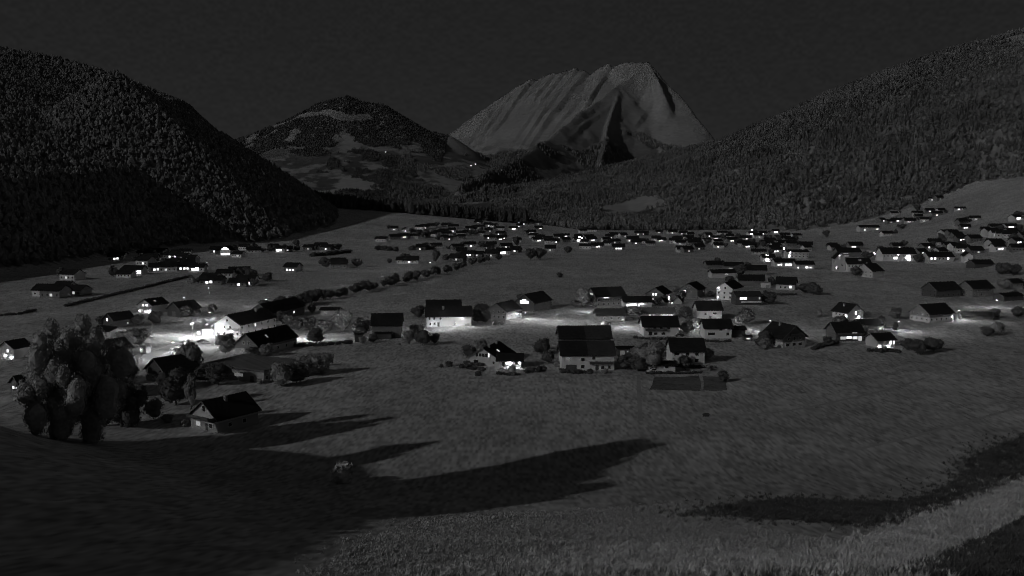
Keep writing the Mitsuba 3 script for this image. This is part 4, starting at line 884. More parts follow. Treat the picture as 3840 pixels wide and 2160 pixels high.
FAR_HOUSES = [
    ('P', -200.1, 1352.4, 'P', 13, 14.7, 12.0),
    ('P', -182.7, 1393.5, 'D', 19, 16.7, 12.0),
    ('P', -179.2, 1509.2, 'Pl', 20, 11.2, 10.9),
    ('P', -172.8, 1416.6, 'LL', -17, 14.9, 12.6),
    ('P', -157.4, 1421.0, 'P', 2, 13.8, 10.0),
    ('P', -163.1, 1562.3, 'l', -12, 14.4, 9.1),
    ('P', -153.9, 1578.1, 'L', 12, 12.7, 12.7),
    ('P', -142.5, 1441.9, 'L', -16, 12.0, 12.2),
    ('P', -132.0, 1465.4, 'P', -22, 14.7, 9.5),
    ('P', -125.4, 1509.7, 'L', -13, 16.2, 9.8),
    ('P', -117.1, 1518.3, 'P', -9, 16.9, 12.5),
    ('P', -108.9, 1478.3, 'L', 8, 16.8, 11.2),
    ('P', -103.8, 1542.3, 'LL', 8, 12.2, 12.8),
    ('P', -86.4, 1502.1, 'P', -9, 16.8, 12.6),
    ('P', -79.4, 1528.6, 'L', -16, 13.2, 9.7),
    ('P', -67.1, 1619.2, 'L', 5, 11.4, 10.2),
    ('P', -52.7, 1514.1, 'P', -7, 11.0, 11.7),
    ('P', -46.6, 1699.6, 'L', -1, 12.9, 12.3),
    ('P', -41.4, 1587.7, 'l', 9, 12.9, 10.9),
    ('P', -36.4, 1694.6, 'l', -21, 11.3, 12.9),
    ('P', -21.7, 1532.4, 'L', -21, 15.5, 12.4),
    ('P', 3.2, 1671.9, 'F', 3, 15.7, 10.5),
    ('P', 13.8, 1750.8, 'L', -14, 11.1, 9.2),
    ('P', 17.1, 1920.8, 'LLL', 11, 16.7, 9.8),
    ('P', 25.7, 1863.0, 'L', -7, 16.6, 12.8),
    ('P', 31.3, 1965.0, 'l', 12, 13.1, 11.1),
    ('P', 42.2, 1929.7, 'L', 13, 11.6, 12.0),
    ('P', 32.5, 1587.6, 'LL', 20, 16.2, 9.1),
    ('P', -14.1, 1415.7, 'L', 5, 11.5, 10.4),
    ('P', -56.3, 1195.6, 'P', 19, 16.5, 10.4),
    ('P', -49.6, 991.7, 'LL', -8, 14.3, 10.2),
    ('P', -39.5, 991.7, 'l', -15, 12.1, 9.3),
    ('P', -58.4, 922.4, 'l', -15, 15.1, 13.0),
    ('P', -58.7, 1030.3, 'l', 1, 11.3, 12.9),
    ('P', -27.7, 1189.0, 'LL', 4, 13.4, 9.9),
    ('P', -9.9, 1030.3, 'F', -3, 16.0, 10.8),
    ('P', 2.1, 1072.1, 'L', -21, 11.3, 12.7),
    ('P', -23.7, 986.4, 'l', -16, 14.0, 12.4),
    ('P', -101.7, 887.0, 'L', 6, 15.4, 12.8),
    ('P', -108.0, 888.1, 'P', -3, 15.7, 9.4),
    ('P', -123.5, 1631.6, 'D', -9, 11.9, 12.4),
    ('P', -145.0, 1604.9, 'D', 15, 13.7, 13.0),
    ('P', -106.4, 1613.9, 'D', -1, 16.9, 10.8),
    ('P', -58.7, 1637.9, 'D', -9, 15.4, 10.9),
    ('P', -22.1, 1641.1, 'P', -5, 13.4, 9.6),
    ('P', -9.9, 1967.1, 'l', 6, 16.9, 12.8),
    ('P', -68.2, 1766.8, 'l', -18, 14.0, 10.4),
    ('P', -36.9, 2012.9, 'l', 16, 12.6, 12.1),
    ('P', -75.3, 1600.7, 'l', 12, 13.2, 12.1),
    ('O', 53.1, 1731.7, 'LL', 11, 15.2, 11.7),
    ('O', 34.3, 1587.2, 'LLL', -10, 13.2, 11.8),
    ('O', 38.8, 1338.3, 'LL', 8, 13.9, 12.1),
    ('O', 63.2, 1291.8, 'L', 7, 12.8, 12.8),
    ('O', 55.0, 1290.5, 'P', 2, 14.5, 9.0),
    ('O', 47.4, 1093.7, 'l', -2, 12.5, 11.7),
    ('O', 102.1, 1338.3, 'F', 13, 15.9, 11.6),
    ('O', 133.8, 1664.2, 'P', 10, 13.1, 11.6),
    ('O', 126.1, 1442.3, 'F', 15, 16.0, 10.4),
    ('O', 121.7, 1348.1, 'LL', 21, 16.2, 11.8),
    ('O', 153.9, 1700.3, 'D', 1, 16.7, 11.1),
    ('O', 188.5, 1488.5, 'L', 19, 12.0, 12.3),
    ('O', 173.5, 1498.8, 'P', 10, 13.9, 11.8),
    ('O', 150.0, 1282.8, 'l', 12, 15.4, 9.7),
    ('O', 135.8, 1126.9, 'LLL', -3, 14.5, 11.7),
    ('O', 113.8, 1169.6, 'LL', 6, 14.7, 12.1),
    ('O', 94.8, 1146.9, 'P', -15, 15.3, 9.1),
    ('O', 222.8, 1561.9, 'L', -12, 13.6, 11.6),
    ('O', 232.9, 1574.5, 'L', -20, 15.1, 11.5),
    ('O', 189.7, 1290.5, 'D', -20, 13.8, 9.9),
    ('O', 271.9, 1640.8, 'L', -14, 11.8, 10.3),
    ('O', 294.8, 1627.7, 'L', -2, 12.2, 9.1),
    ('O', 225.8, 1338.3, 'LL', 4, 13.3, 11.4),
    ('O', 219.6, 1357.9, 'l', -22, 12.4, 12.6),
    ('O', 237.0, 1291.8, 'l', -4, 13.4, 10.1),
    ('O', 68.8, 1973.7, 'l', -6, 11.7, 12.3),
    ('O', 132.7, 1238.8, 'P', -18, 11.2, 11.5),
    ('O', 115.0, 1851.4, 'l', 4, 14.3, 10.4),
    ('O', 76.6, 1442.3, 'l', -4, 16.7, 12.3),
    ('O', 55.3, 1888.4, 'l', -6, 15.9, 11.6),
    ('O', 188.2, 1357.9, 'l', 3, 11.9, 11.4),
    ('N', 294.9, 1626.6, 'L', 5, 16.7, 12.9),
    ('N', 305.7, 1590.4, 'L', -22, 13.1, 12.6),
    ('N', 308.8, 1532.4, 'P', 5, 11.6, 11.3),
    ('N', 333.5, 1499.5, 'L', 17, 11.8, 11.5),
    ('N', 249.3, 1340.8, 'l', -12, 13.3, 10.7),
    ('N', 238.1, 1249.8, 'l', -5, 12.7, 12.9),
    ('N', 253.8, 1234.5, 'L', 4, 16.8, 12.7),
    ('N', 207.3, 1076.4, 'P', 0, 12.6, 12.9),
    ('N', 213.8, 1071.1, 'l', 21, 13.5, 10.3),
    ('N', 323.6, 1405.9, 'LL', -1, 14.0, 10.1),
    ('N', 273.4, 1170.3, 'L', -2, 11.7, 11.5),
    ('N', 238.9, 1124.7, 'l', 14, 12.8, 12.1),
    ('N', 360.7, 1467.0, 'l', -10, 11.1, 11.1),
    ('N', 370.5, 1405.9, 'L', -11, 16.6, 12.1),
    ('N', 424.4, 1569.1, 'F', 22, 12.6, 9.6),
    ('N', 407.2, 1467.0, 'l', -1, 12.8, 11.4),
    ('N', 451.3, 1593.1, 'L', 11, 14.9, 11.4),
    ('N', 492.2, 1655.5, 'F', -9, 11.7, 12.0),
    ('N', 312.5, 1170.3, 'LL', -9, 14.2, 10.3),
    ('N', 378.0, 1297.9, 'LLL', -6, 14.2, 10.9),
    ('N', 359.2, 1249.8, 'L', -20, 15.5, 11.4),
    ('N', 346.4, 1156.9, 'L', 18, 12.5, 10.8),
    ('N', 423.5, 1377.3, 'L', -21, 16.3, 11.2),
    ('N', 421.1, 1386.7, 'l', 3, 15.7, 10.7),
    ('N', 381.0, 1242.1, 'l', -1, 15.2, 11.5),
    ('N', 374.4, 1579.1, 'D', -5, 16.5, 10.5),
    ('N', 281.2, 1415.1, 'D', -9, 16.1, 9.8),
    ('N', 475.4, 1477.0, 'D', 15, 16.0, 9.3),
    ('N', 461.2, 1498.8, 'D', -9, 15.2, 10.7),
    ('N', 388.2, 1169.9, 'D', -16, 15.7, 12.6),
    ('N', 382.7, 1211.9, 'D', 0, 13.9, 11.2),
    ('N', 329.8, 1112.0, 'D', 4, 13.0, 9.6),
    ('N', 289.3, 1037.7, 'D', -12, 15.9, 9.3),
    ('N', 415.8, 1322.8, 'D', 7, 15.9, 12.2),
    ('M', 667.9, 1598.0, 'L', 21, 11.2, 11.9),
    ('M', 661.9, 1529.9, 'F', -20, 17.0, 11.8),
    ('M', 653.1, 1526.8, 'l', 6, 16.1, 9.9),
    ('M', 653.9, 1459.5, 'L', -16, 16.7, 11.8),
    ('M', 720.8, 1534.2, 'L', -15, 12.8, 12.7),
    ('M', 691.2, 1444.8, 'L', -15, 14.7, 10.7),
    ('M', 719.3, 1428.4, 'L', -17, 14.7, 9.2),
    ('M', 804.1, 1702.4, 'L', -19, 13.3, 9.3),
    ('M', 804.9, 1674.6, 'l', 17, 14.5, 12.0),
    ('M', 604.9, 1183.0, 'LL', -8, 11.8, 10.7),
    ('M', 573.7, 1166.8, 'L', 19, 14.6, 11.0),
    ('M', 572.2, 1149.9, 'L', 9, 13.2, 9.2),
    ('M', 559.8, 1112.2, 'l', 0, 11.9, 11.5),
    ('M', 562.7, 1326.7, 'P', 5, 16.5, 11.2),
    ('M', 715.0, 1662.0, 'D', -11, 12.6, 11.2),
    ('M', 706.4, 1549.2, 'l', -16, 15.5, 11.1),
    ('M', 634.8, 1247.4, 'D', 10, 12.4, 10.5),
    ('M', 714.2, 1476.2, 'D', 7, 12.1, 11.9),
    ('M', 654.9, 1411.3, 'l', -18, 11.5, 11.7),
    ('M', 680.4, 1486.9, 'D', -12, 11.7, 11.4),
    ('K', 598.0, 1092.2, 'LL', -8, 16.3, 10.9),
    ('K', 602.8, 1070.7, 'F', 10, 15.8, 9.1),
    ('K', 645.0, 1133.4, 'F', 20, 11.3, 9.6),
    ('K', 587.5, 1094.6, 'L', -17, 15.1, 9.9),
    ('K', 573.5, 1056.5, 'LL', 14, 16.8, 11.7),
    ('K', 566.6, 1035.3, 'LL', -6, 11.8, 11.5),
    ('K', 579.3, 1025.8, 'L', 5, 12.4, 10.3),
    ('K', 522.9, 960.8, 'F', -16, 13.1, 10.5),
    ('K', 519.6, 946.7, 'F', 13, 16.0, 11.6),
    ('K', 483.9, 921.0, 'l', 1, 13.6, 12.4),
    ('K', 654.2, 1462.4, 'l', 11, 14.6, 11.3),
    ('K', 653.0, 1254.0, 'l', -21, 13.4, 9.4),
    ('K', 633.2, 1247.1, 'D', 17, 12.2, 9.2),
    ('K', 564.2, 1005.9, 'D', -22, 13.9, 12.0),
    ('K', 539.1, 1030.1, 'D', 5, 13.8, 12.6),
    ('K', 563.9, 1018.7, 'D', -18, 13.6, 10.9),
    ('K', 505.1, 1020.1, 'D', -6, 11.9, 9.6),
    ('K', 512.8, 1075.0, 'D', -15, 13.3, 12.5),
    ('K', 504.7, 882.6, 'D', -15, 12.5, 10.1),
    ('R', -424.5, 1017.4, 'l', -1, 12.7, 9.9),
    ('R', -405.0, 985.7, 'LLL', -6, 11.2, 12.7),
    ('R', -377.9, 920.0, 'L', 8, 16.6, 11.8),
    ('R', -363.6, 868.5, 'L', -17, 13.8, 12.8),
    ('R', -407.3, 1022.6, 'l', 8, 15.0, 10.2),
    ('R', -374.7, 968.6, 'L', -13, 15.4, 9.7),
    ('R', -365.8, 964.0, 'F', -19, 11.1, 9.9),
    ('R', -327.0, 891.6, 'L', -6, 13.4, 12.9),
    ('R', -326.2, 843.1, 'L', -10, 12.9, 10.9),
    ('R', -324.5, 853.8, 'l', -15, 15.4, 11.9),
    ('R', -306.5, 836.1, 'L', 19, 12.4, 11.7),
    ('R', -297.5, 802.7, 'LLL', 21, 14.9, 10.7),
    ('R', -295.6, 811.1, 'L', 12, 11.0, 9.2),
    ('R', -282.2, 790.1, 'F', 2, 13.5, 9.2),
    ('R', -315.6, 802.7, 'L', -7, 16.9, 11.1),
    ('R', -317.8, 790.1, 'LL', 18, 11.6, 9.3),
    ('R', -331.9, 760.3, 'L', -20, 13.9, 12.7),
    ('R', -319.8, 727.1, 'P', -5, 12.5, 9.2),
    ('R', -322.8, 757.4, 'F', -4, 11.4, 10.0),
    ('R', -306.8, 985.7, 'l', -20, 12.8, 9.2),
    ('R', -228.5, 669.1, 'LL', 0, 16.8, 9.7),
    ('R', -239.0, 692.2, 'L', -18, 13.4, 11.1),
    ('R', -238.6, 732.4, 'P', 2, 12.9, 9.4),
    ('R', -231.8, 751.7, 'L', 16, 16.5, 11.4),
    ('R', -202.9, 651.7, 'L', 2, 12.3, 9.1),
    ('R', -200.6, 662.4, 'LLL', -5, 13.9, 11.3),
    ('R', -307.6, 790.1, 'l', 18, 14.8, 11.9),
    ('Q', -301.8, 1121.6, 'l', 14, 12.8, 10.8),
    ('Q', -283.5, 1082.0, 'F', -8, 12.3, 9.5),
    ('Q', -275.2, 1087.8, 'l', 14, 11.5, 12.1),
    ('Q', -258.9, 1121.6, 'l', -18, 12.9, 9.5),
    ('Q', -253.5, 1126.6, 'L', -3, 12.5, 9.3),
    ('Q', -235.4, 1117.9, 'L', -19, 14.5, 10.0),
    ('Q', -253.7, 1169.1, 'D', -13, 15.2, 9.2),
    ('Q', -197.4, 786.5, 'LLL', -18, 12.7, 10.5),
    ('Q', -167.3, 853.0, 'D', 11, 13.5, 10.3),
    ('Q', -162.0, 828.4, 'D', 7, 14.3, 12.6),
    ('Q', -198.8, 1348.2, 'P', -3, 15.6, 11.3),
    ('Q', -309.8, 1064.5, 'P', 20, 15.9, 11.6),
    ('A', -313.1, 588.1, 'L', -10, 15.4, 11.8),
    ('A', -304.3, 580.2, 'l', -16, 15.9, 10.5),
    ('A', -318.1, 622.1, 'F', -10, 11.4, 9.7),
    ('A', -296.9, 594.2, 'l', -19, 15.1, 10.1),
    ('A', -357.4, 709.2, 'l', -21, 15.6, 11.2),
    ('X', -192.7, 4197.9, 'L', -6, 9, 9.5),
    ('X', -174.0, 4260.9, 'L', 5, 9, 12.8),
    ('X', -42.1, 3532.2, 'L', -6, 9, 10.7),
    ('X', -581.5, 4122.0, 'l', 4, 9, 9.0),
    ('X', -229.3, 4046.1, 'l', -18, 9, 11.9),
    ('X', 682.1, 1995.9, 'l', 9, 9, 9.7),
    ('X', -329.9, 1019.2, 'G', 13, 9, 12.8),
]

STREETS = [((-190, 1500), (60, 1330)), ((60, 1330), (420, 1120)), ((20, 1480), (330, 1290)), ((300, 1230), (560, 1040)), ((330, 1100), (520, 930)), ((440, 1000), (640, 900)), ((-430, 900), (-330, 1120)), ((-120, 1130), (20, 1180)), ((520, 900), (560, 830))]
for a, b in STREETS:
    n = int(np.hypot(b[0] - a[0], b[1] - a[1]) / 24)
    for t in (np.arange(n) + 0.5) / n:
        x, y = a[0] + (b[0] - a[0]) * t + rng.normal(0, 20), a[1] + (b[1] - a[1]) * t + rng.normal(0, 34)
        if min(np.hypot(x - h[1], y - h[2]) for h in FAR_HOUSES) > 17 and min(np.hypot(x - h[0], y - h[1]) for h in HOMES) > 26 and ground(np.array([x]), np.array([y]))[0] < 60:
            FAR_HOUSES.append(('S', round(x, 1), round(y, 1), str(rng.choice(['D', 'L', 'L', 'P', 'L', 'LL', 'LL'])), round(rng.uniform(-22, 22)), rng.uniform(10, 15), rng.uniform(9, 12)))

WHERE = {'P': 'in the left village street', 'O': 'in the far village centre', 'N': 'at the far village right end', 'M': 'in the hillside hamlet',
         'K': 'at the right picture edge', 'R': 'in the dark left-hand hamlet', 'Q': 'in the left meadow', 'A': 'at the far left', 'S': 'between the far streets', 'X': 'alone on the mountainside'}
KINDS = {'L': ('small house with one bright window', 'with one bright window'), 'l': ('small house with one faint window', 'with one faint window'), 'LL': ('house with two bright windows', 'with two bright windows'),
         'LLL': ('house with several lit windows', 'with a row of bright windows'), 'P': ('unlit house with a pale wall', 'with pale walls and no light'), 'Pl': ('house with a pale gable and a lit window', 'with pale gables'),
         'D': ('unlit dark-roofed house', 'with dark roofs and no light'), 'F': ('house with a dazzling front light', 'with dazzling lights'), 'G': ('chalet with a glowing white gable and a bright strip below it', 'with a glowing gable')}
count = {}
for e in sorted(FAR_HOUSES, key=lambda e: e[1] / e[2]):
    count[e[0], e[3]] = count.get((e[0], e[3]), 0) + 1
seen = {}
for area, x, y, kind, turn, W, D in sorted(FAR_HOUSES, key=lambda e: e[1] / e[2]):
    what, grp = KINDS[kind]
    hw = rng.uniform(3.6, 5.2)
    wall = 'white_render' if kind in ('P', 'Pl', 'G') or rng.random() < 0.15 else ('cream_render' if kind == 'F' or rng.random() < 0.3 else 'brown_wood')
    n = {'L': 1, 'l': 1, 'LL': 2, 'LLL': 3, 'P': 0, 'Pl': 1, 'D': 0, 'F': 2, 'G': 0}[kind]
    s0 = rng.uniform(-2, 2) if n < 3 else 0
    size = (1.9, 1.7) if kind != 'F' else (3.2, 2.3)
    val = {'l': 0.22, 'F': 1.6}.get(kind, 0.9)
    li = [(s0 + (i - (n - 1) / 2) * 3.0, 1.1 if i % 2 == 0 or n == 3 else 1.4, size[0], size[1], val) for i in range(n)]
    if area == 'X':
        li = [(0, 0.8, 4.0, 3.2, 1.6)]
        turn = 0
    if kind == 'G':
        W, D, turn, hw = 12.0, 13.0, -6, 6.4
        li = [(0, 0.8, 10.5, 2.0, 1.2), (0, 6.6, 8.6, 1.6, 0.8), (0, 8.2, 5.0, 1.2, 0.8)]
    i = seen.get((area, kind), 0)
    seen[area, kind] = i + 1
    order = f', {nth(i)} from the left,' if count[area, kind] > 1 else ''
    far_house('house', f'{what}{order} {WHERE[area]}', x, y, turn, W, D, hw, 30 if kind != 'G' else 36, wall, 'roof_dark', li, f'houses {grp} {WHERE[area]}' if kind != 'G' else None, 'g' if kind in ('G', 'Pl') else 'e')

for x, y, H, size, power, lab in [
    (-51.1, 1099.4, 6, 1.8, 14, 'dazzling floodlight in the yard below the left village street'), (436.2, 1613.0, 7, 1.9, 14, 'star-bright floodlight at the back of the far village, right'),
    (315.0, 1025.9, 7, 1.9, 16, 'star-bright floodlight left of the pale three-storey block'), (265.7, 922.7, 5, 2.4, 12, 'broad dazzling floodlight at the left end of the right-hand village'),
    (102.3, 1341.2, 6, 2.8, 10, 'strongest floodlight of the far village, its yard white around it'), (105.3, 1331.6, 5, 2.2, 9, 'second floodlight in the white yard of the far village'),
    (526.1, 968.0, 5, 2.2, 10, 'left floodlight of the glaring pair at the upper right'), (526.9, 959.0, 5, 2.4, 10, 'right floodlight of the glaring pair at the upper right'),
    (648.7, 1140.0, 5, 1.8, 10, 'floodlight high up at the right picture edge'), (-371.6, 979.4, 4, 1.6, 9, 'floodlight in the dark left-hand hamlet'),
    (-321.6, 629.0, 4, 1.5, 9, 'floodlight at the far left under the mountain'), (131.5, 1480.1, 4, 2.0, 8, 'floodlight under the bright gable in the far village')]:
    floodlight(lab, x, y, rng.uniform(-20, 20), H, size, power)


# ------------------------------------------------------------------ street lamps
for x, y, a, H, p, lab, two in [
    (-149.6, 411.1, 0, 7.0, 798, 'tall double-armed street lamp at the bright junction', True),
    (-144.8, 414.3, 60, 6.0, 714, 'single-armed street lamp in front of the pale hut at the junction', False),
    (-145.6, 426.0, 30, 4.0, 294, 'short lamp post right of the pale hut at the junction', False),
    (-140.6, 378.6, 0, 5.0, 714, 'street lamp over the parked cars beside the white sign pillar', False),
    (-131.2, 387.0, 0, 5.0, 630, 'street lamp half hidden behind the round tree at the junction', False),
    (-170.8, 415.9, 180, 5.5, 546, 'street lamp at the dark end of the side road above the junction', False),
    (-143.0, 366.8, 150, 5.0, 378, 'street lamp by the village road below the twin-post sign', False),
    (-161.6, 474.5, -60, 4.0, 1100, 'street lamp in the meadow just behind the floodlit inn', False),
    (-147.9, 535.5, -60, 4.0, 900, 'street lamp standing behind the long black barn roof', False),
    (-132.6, 572.8, -60, 4.0, 900, 'street lamp at the near end of the stream trees', False),
    (-119.9, 628.4, -60, 3.8, 1000, 'second street lamp along the stream trees', False),
    (-101.8, 698.1, -60, 3.8, 1000, 'third street lamp along the stream trees', False),
    (-90.8, 765.4, -60, 3.8, 900, 'fourth street lamp along the stream trees', False),
    (-77.1, 846.8, -60, 4.0, 2200, 'dazzling street lamp at the far end of the stream trees', False),
    (-90.9, 409.5, 20, 4.3, 900, 'street lamp in the middle of the lit road left of centre', False),
    (-26.0, 451.3, 20, 4.3, 1000, 'street lamp at the right end of the long white farmhouse', False),
    (23.3, 466.2, 20, 4.3, 1000, 'street lamp just right of the lit road fork', False),
    (55.5, 445.7, 20, 4.3, 900, 'street lamp behind the tall double barn', False),
    (93.3, 435.6, 20, 4.3, 900, 'street lamp behind the white roadside house', False),
    (-149.6, 353.2, 20, 5.0, 504, 'street lamp on the village road above the shop', False),
    (-102.8, 405.5, 20, 4.3, 1500, 'street lamp at the left end of the lit road left of centre', False),
    (-70.4, 418.4, 160, 4.3, 1500, 'street lamp by the small dark roadside shed', False),
    (-39.7, 438.3, 20, 4.3, 1700, 'street lamp at the left corner of the long white farmhouse', False),
    (6.8, 474.5, 20, 4.0, 1600, 'street lamp in the middle of the lit road fork', False),
    (39.8, 450.4, 10, 4.8, 900, 'street lamp in the grass triangle right of the road fork', False),
    (45.2, 503.8, 170, 4.0, 900, 'street lamp at the end of the upper lit lane', False),
    (84.0, 434.7, 10, 4.3, 1800, 'street lamp at the bright strip of road between the white houses', False),
    (126.3, 429.4, 170, 5.5, 1700, 'street lamp behind the chalet with three ground-floor windows', False),
    (190.4, 434.7, 10, 5.0, 1500, 'street lamp over the lit lane below the right meadow', False),
    (240.5, 471.4, 190, 5.2, 1500, 'street lamp at the corner of the farmhouse with the big black roof', False),
    (289.5, 523.6, 200, 5.0, 1300, 'street lamp alone on the lane near the right edge', False),
    (296.0, 621.1, 200, 4.0, 800, 'street lamp beside the dark old farmhouses at the right', False),
    (294.7, 698.1, 180, 4.3, 1100, 'street lamp on the dark lane below the white hotel', False),
    (-202.8, 546.4, 0, 4.1, 1500, 'left street lamp of two on the meadow road', False),
    (-208.2, 607.0, 0, 4.1, 1600, 'right street lamp of two on the meadow road', False),
    (-164.0, 793.7, 20, 4.3, 1200, 'street lamp on the road right of the farmhouse with the lit end wall', False),
    (-235.2, 1326.0, 10, 4.3, 1800, 'street lamp on the high road across the sloping meadow', False),
    (-133.7, 821.0, 10, 4.3, 900, 'street lamp at the right end of the meadow road', False),
    (-292.7, 850.2, 0, 3.9, 700, 'street lamp below the chalet with the glowing gable', False),
    (58.8, 1221.1, 0, 4.3, 1600, 'street lamp at the left end of the bright yard in the far village', False),
    (324.8, 1385.4, 0, 4.3, 1800, 'street lamp on the curved bright road in the far village', False),
    (192.3, 1278.9, 0, 4.3, 1200, 'street lamp on the edge of the far village above the meadow', False)]:
    street_lamp(lab, x, y, a, H, 1.1, p * 2.0, two, 'street lamps along the valley roads')

# ------------------------------------------------------------------ the junction: signs, wall, cars
k = thing('road_sign', 'big road sign on two pale posts beside the junction', 'road sign')
w = frame(-156.1, 375.9, -20)
for s in (-1.1, 1.1):
    part(k, 'post', box(s - 0.3, s + 0.3, -0.08, 0.08, 0, 3.4), 'white_paint', w)
part(k, 'panel', box(-1.5, 1.5, -0.16, -0.082, 2.2, 3.5), 'grey_render', w)
k = thing('sign_pillar', 'bright white sign pillar among the parked cars', 'sign')
w = frame(-142.8, 382.8, -10)
part(k, 'pillar', box(-0.8, 0.8, -0.2, 0.2, 0, 2.6), 'white_paint', w)
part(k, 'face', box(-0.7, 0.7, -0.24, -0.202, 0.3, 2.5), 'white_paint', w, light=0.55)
k = thing('notice_board', 'white notice board with a dark printed panel on a post at the junction', 'sign')
w = frame(-148.5, 415.9, 0)
part(k, 'post', tube([0, 0, 0], [0, 0, 1.4], 0.06), 'metal', w)
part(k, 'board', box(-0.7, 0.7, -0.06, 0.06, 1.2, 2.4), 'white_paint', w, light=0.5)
part(k, 'print', box(-0.35, 0.35, -0.075, -0.062, 1.6, 2.0), 'dark_paint', w)
k = thing('parapet', 'pale concrete parapet along the side road at the junction', 'wall')
p = np.array([(-163.0, 419.2), (-156.7, 415.9), (-151.0, 412.7)])
for a, b in zip(p[:-1], p[1:]):
    d = (b - a) / np.hypot(*(b - a))
    n = np.array([-d[1], d[0]]) * 0.2
    z = ground(a[:1], a[1:])[0]
    q = np.array([[*(a - n), z - 0.3], [*(b - n), z - 0.3], [*(b + n), z - 0.3], [*(a + n), z - 0.3], [*(a - n), z + 1.1], [*(b - n), z + 1.1], [*(b + n), z + 1.1], [*(a + n), z + 1.1]])
    part(k, 'panel', trimesh.Trimesh(q).convex_hull, 'white_render')
for x, y, a, m, lab, van in [
    (-145.8, 378.6, 60, 'white_paint', 'parked white car, left end of the row at the junction', False),
    (-145.8, 382.8, 60, 'metal', 'parked grey car, second from the left at the junction', False),
    (-141.3, 374.6, 60, 'white_paint', 'parked white car in front of the white sign pillar', False),
    (-140.7, 384.2, 40, 'metal', 'parked grey car just right of the white sign pillar', False),
    (-141.0, 398.7, 10, 'dark_paint', 'dark car on the bright road in front of the pale hut', False),
    (-137.6, 394.2, 20, 'metal', 'grey car on the bright road near the round tree', False),
    (-137.2, 412.7, 0, 'white_paint', 'pale car parked under the floodlit gable of the inn', False),
    (47.1, 454.2, 80, 'white_paint', 'white car parked below the low dark house right of the road fork', True),
    (50.2, 454.2, 80, 'dark_paint', 'dark car parked beside the white one right of the road fork', False),
    (52.9, 328.9, 20, 'white_paint', 'pale car in front of the low white double garage', False),
    (386.8, 857.0, 0, 'white_paint', 'pale car below the long hotel in the right-hand village', False),
    (79.4, 415.9, 0, 'dark_paint', 'dark car in the shade beside the bright strip of road', False)]:
    car(lab, x, y, a, m, 'cars parked in the village', van)
k = thing('parasol', 'closed-up broad garden parasol in front of the lit villa wing', 'parasol')
w = frame(0.2, 330.5, 0)
part(k, 'pole', tube([0, 0, 0], [0, 0, 2.4], 0.04), 'metal', w)
part(k, 'canopy', trimesh.creation.cone(1.5, 0.8, sections=8).apply_translation([0, 0, 1.75]), 'grey_render', w)
part(k, 'drape', trimesh.creation.cylinder(1.15, 1.5, sections=10).apply_translation([0, 0, 0.85]), 'grey_render', w)
k = thing('garden_wall', 'pale low garden wall in front of the chalet with three ground-floor windows', 'wall')
part(k, 'wall', box(-4, 4, 0, 0.5, -0.5, 1.1), 'concrete', frame(113.8, 375.3, 6))
k = thing('hay_bale', 'small dark hay bale lying alone in the near meadow', 'bale')
scene[k] = {**mikit.ply(tube([-0.9, 0, 0.5], [0.9, 0, 0.5], 0.55, n=14), 'dark_leaves', smooth=40), 'to_world': frame(58.2, 260.8, 10)}

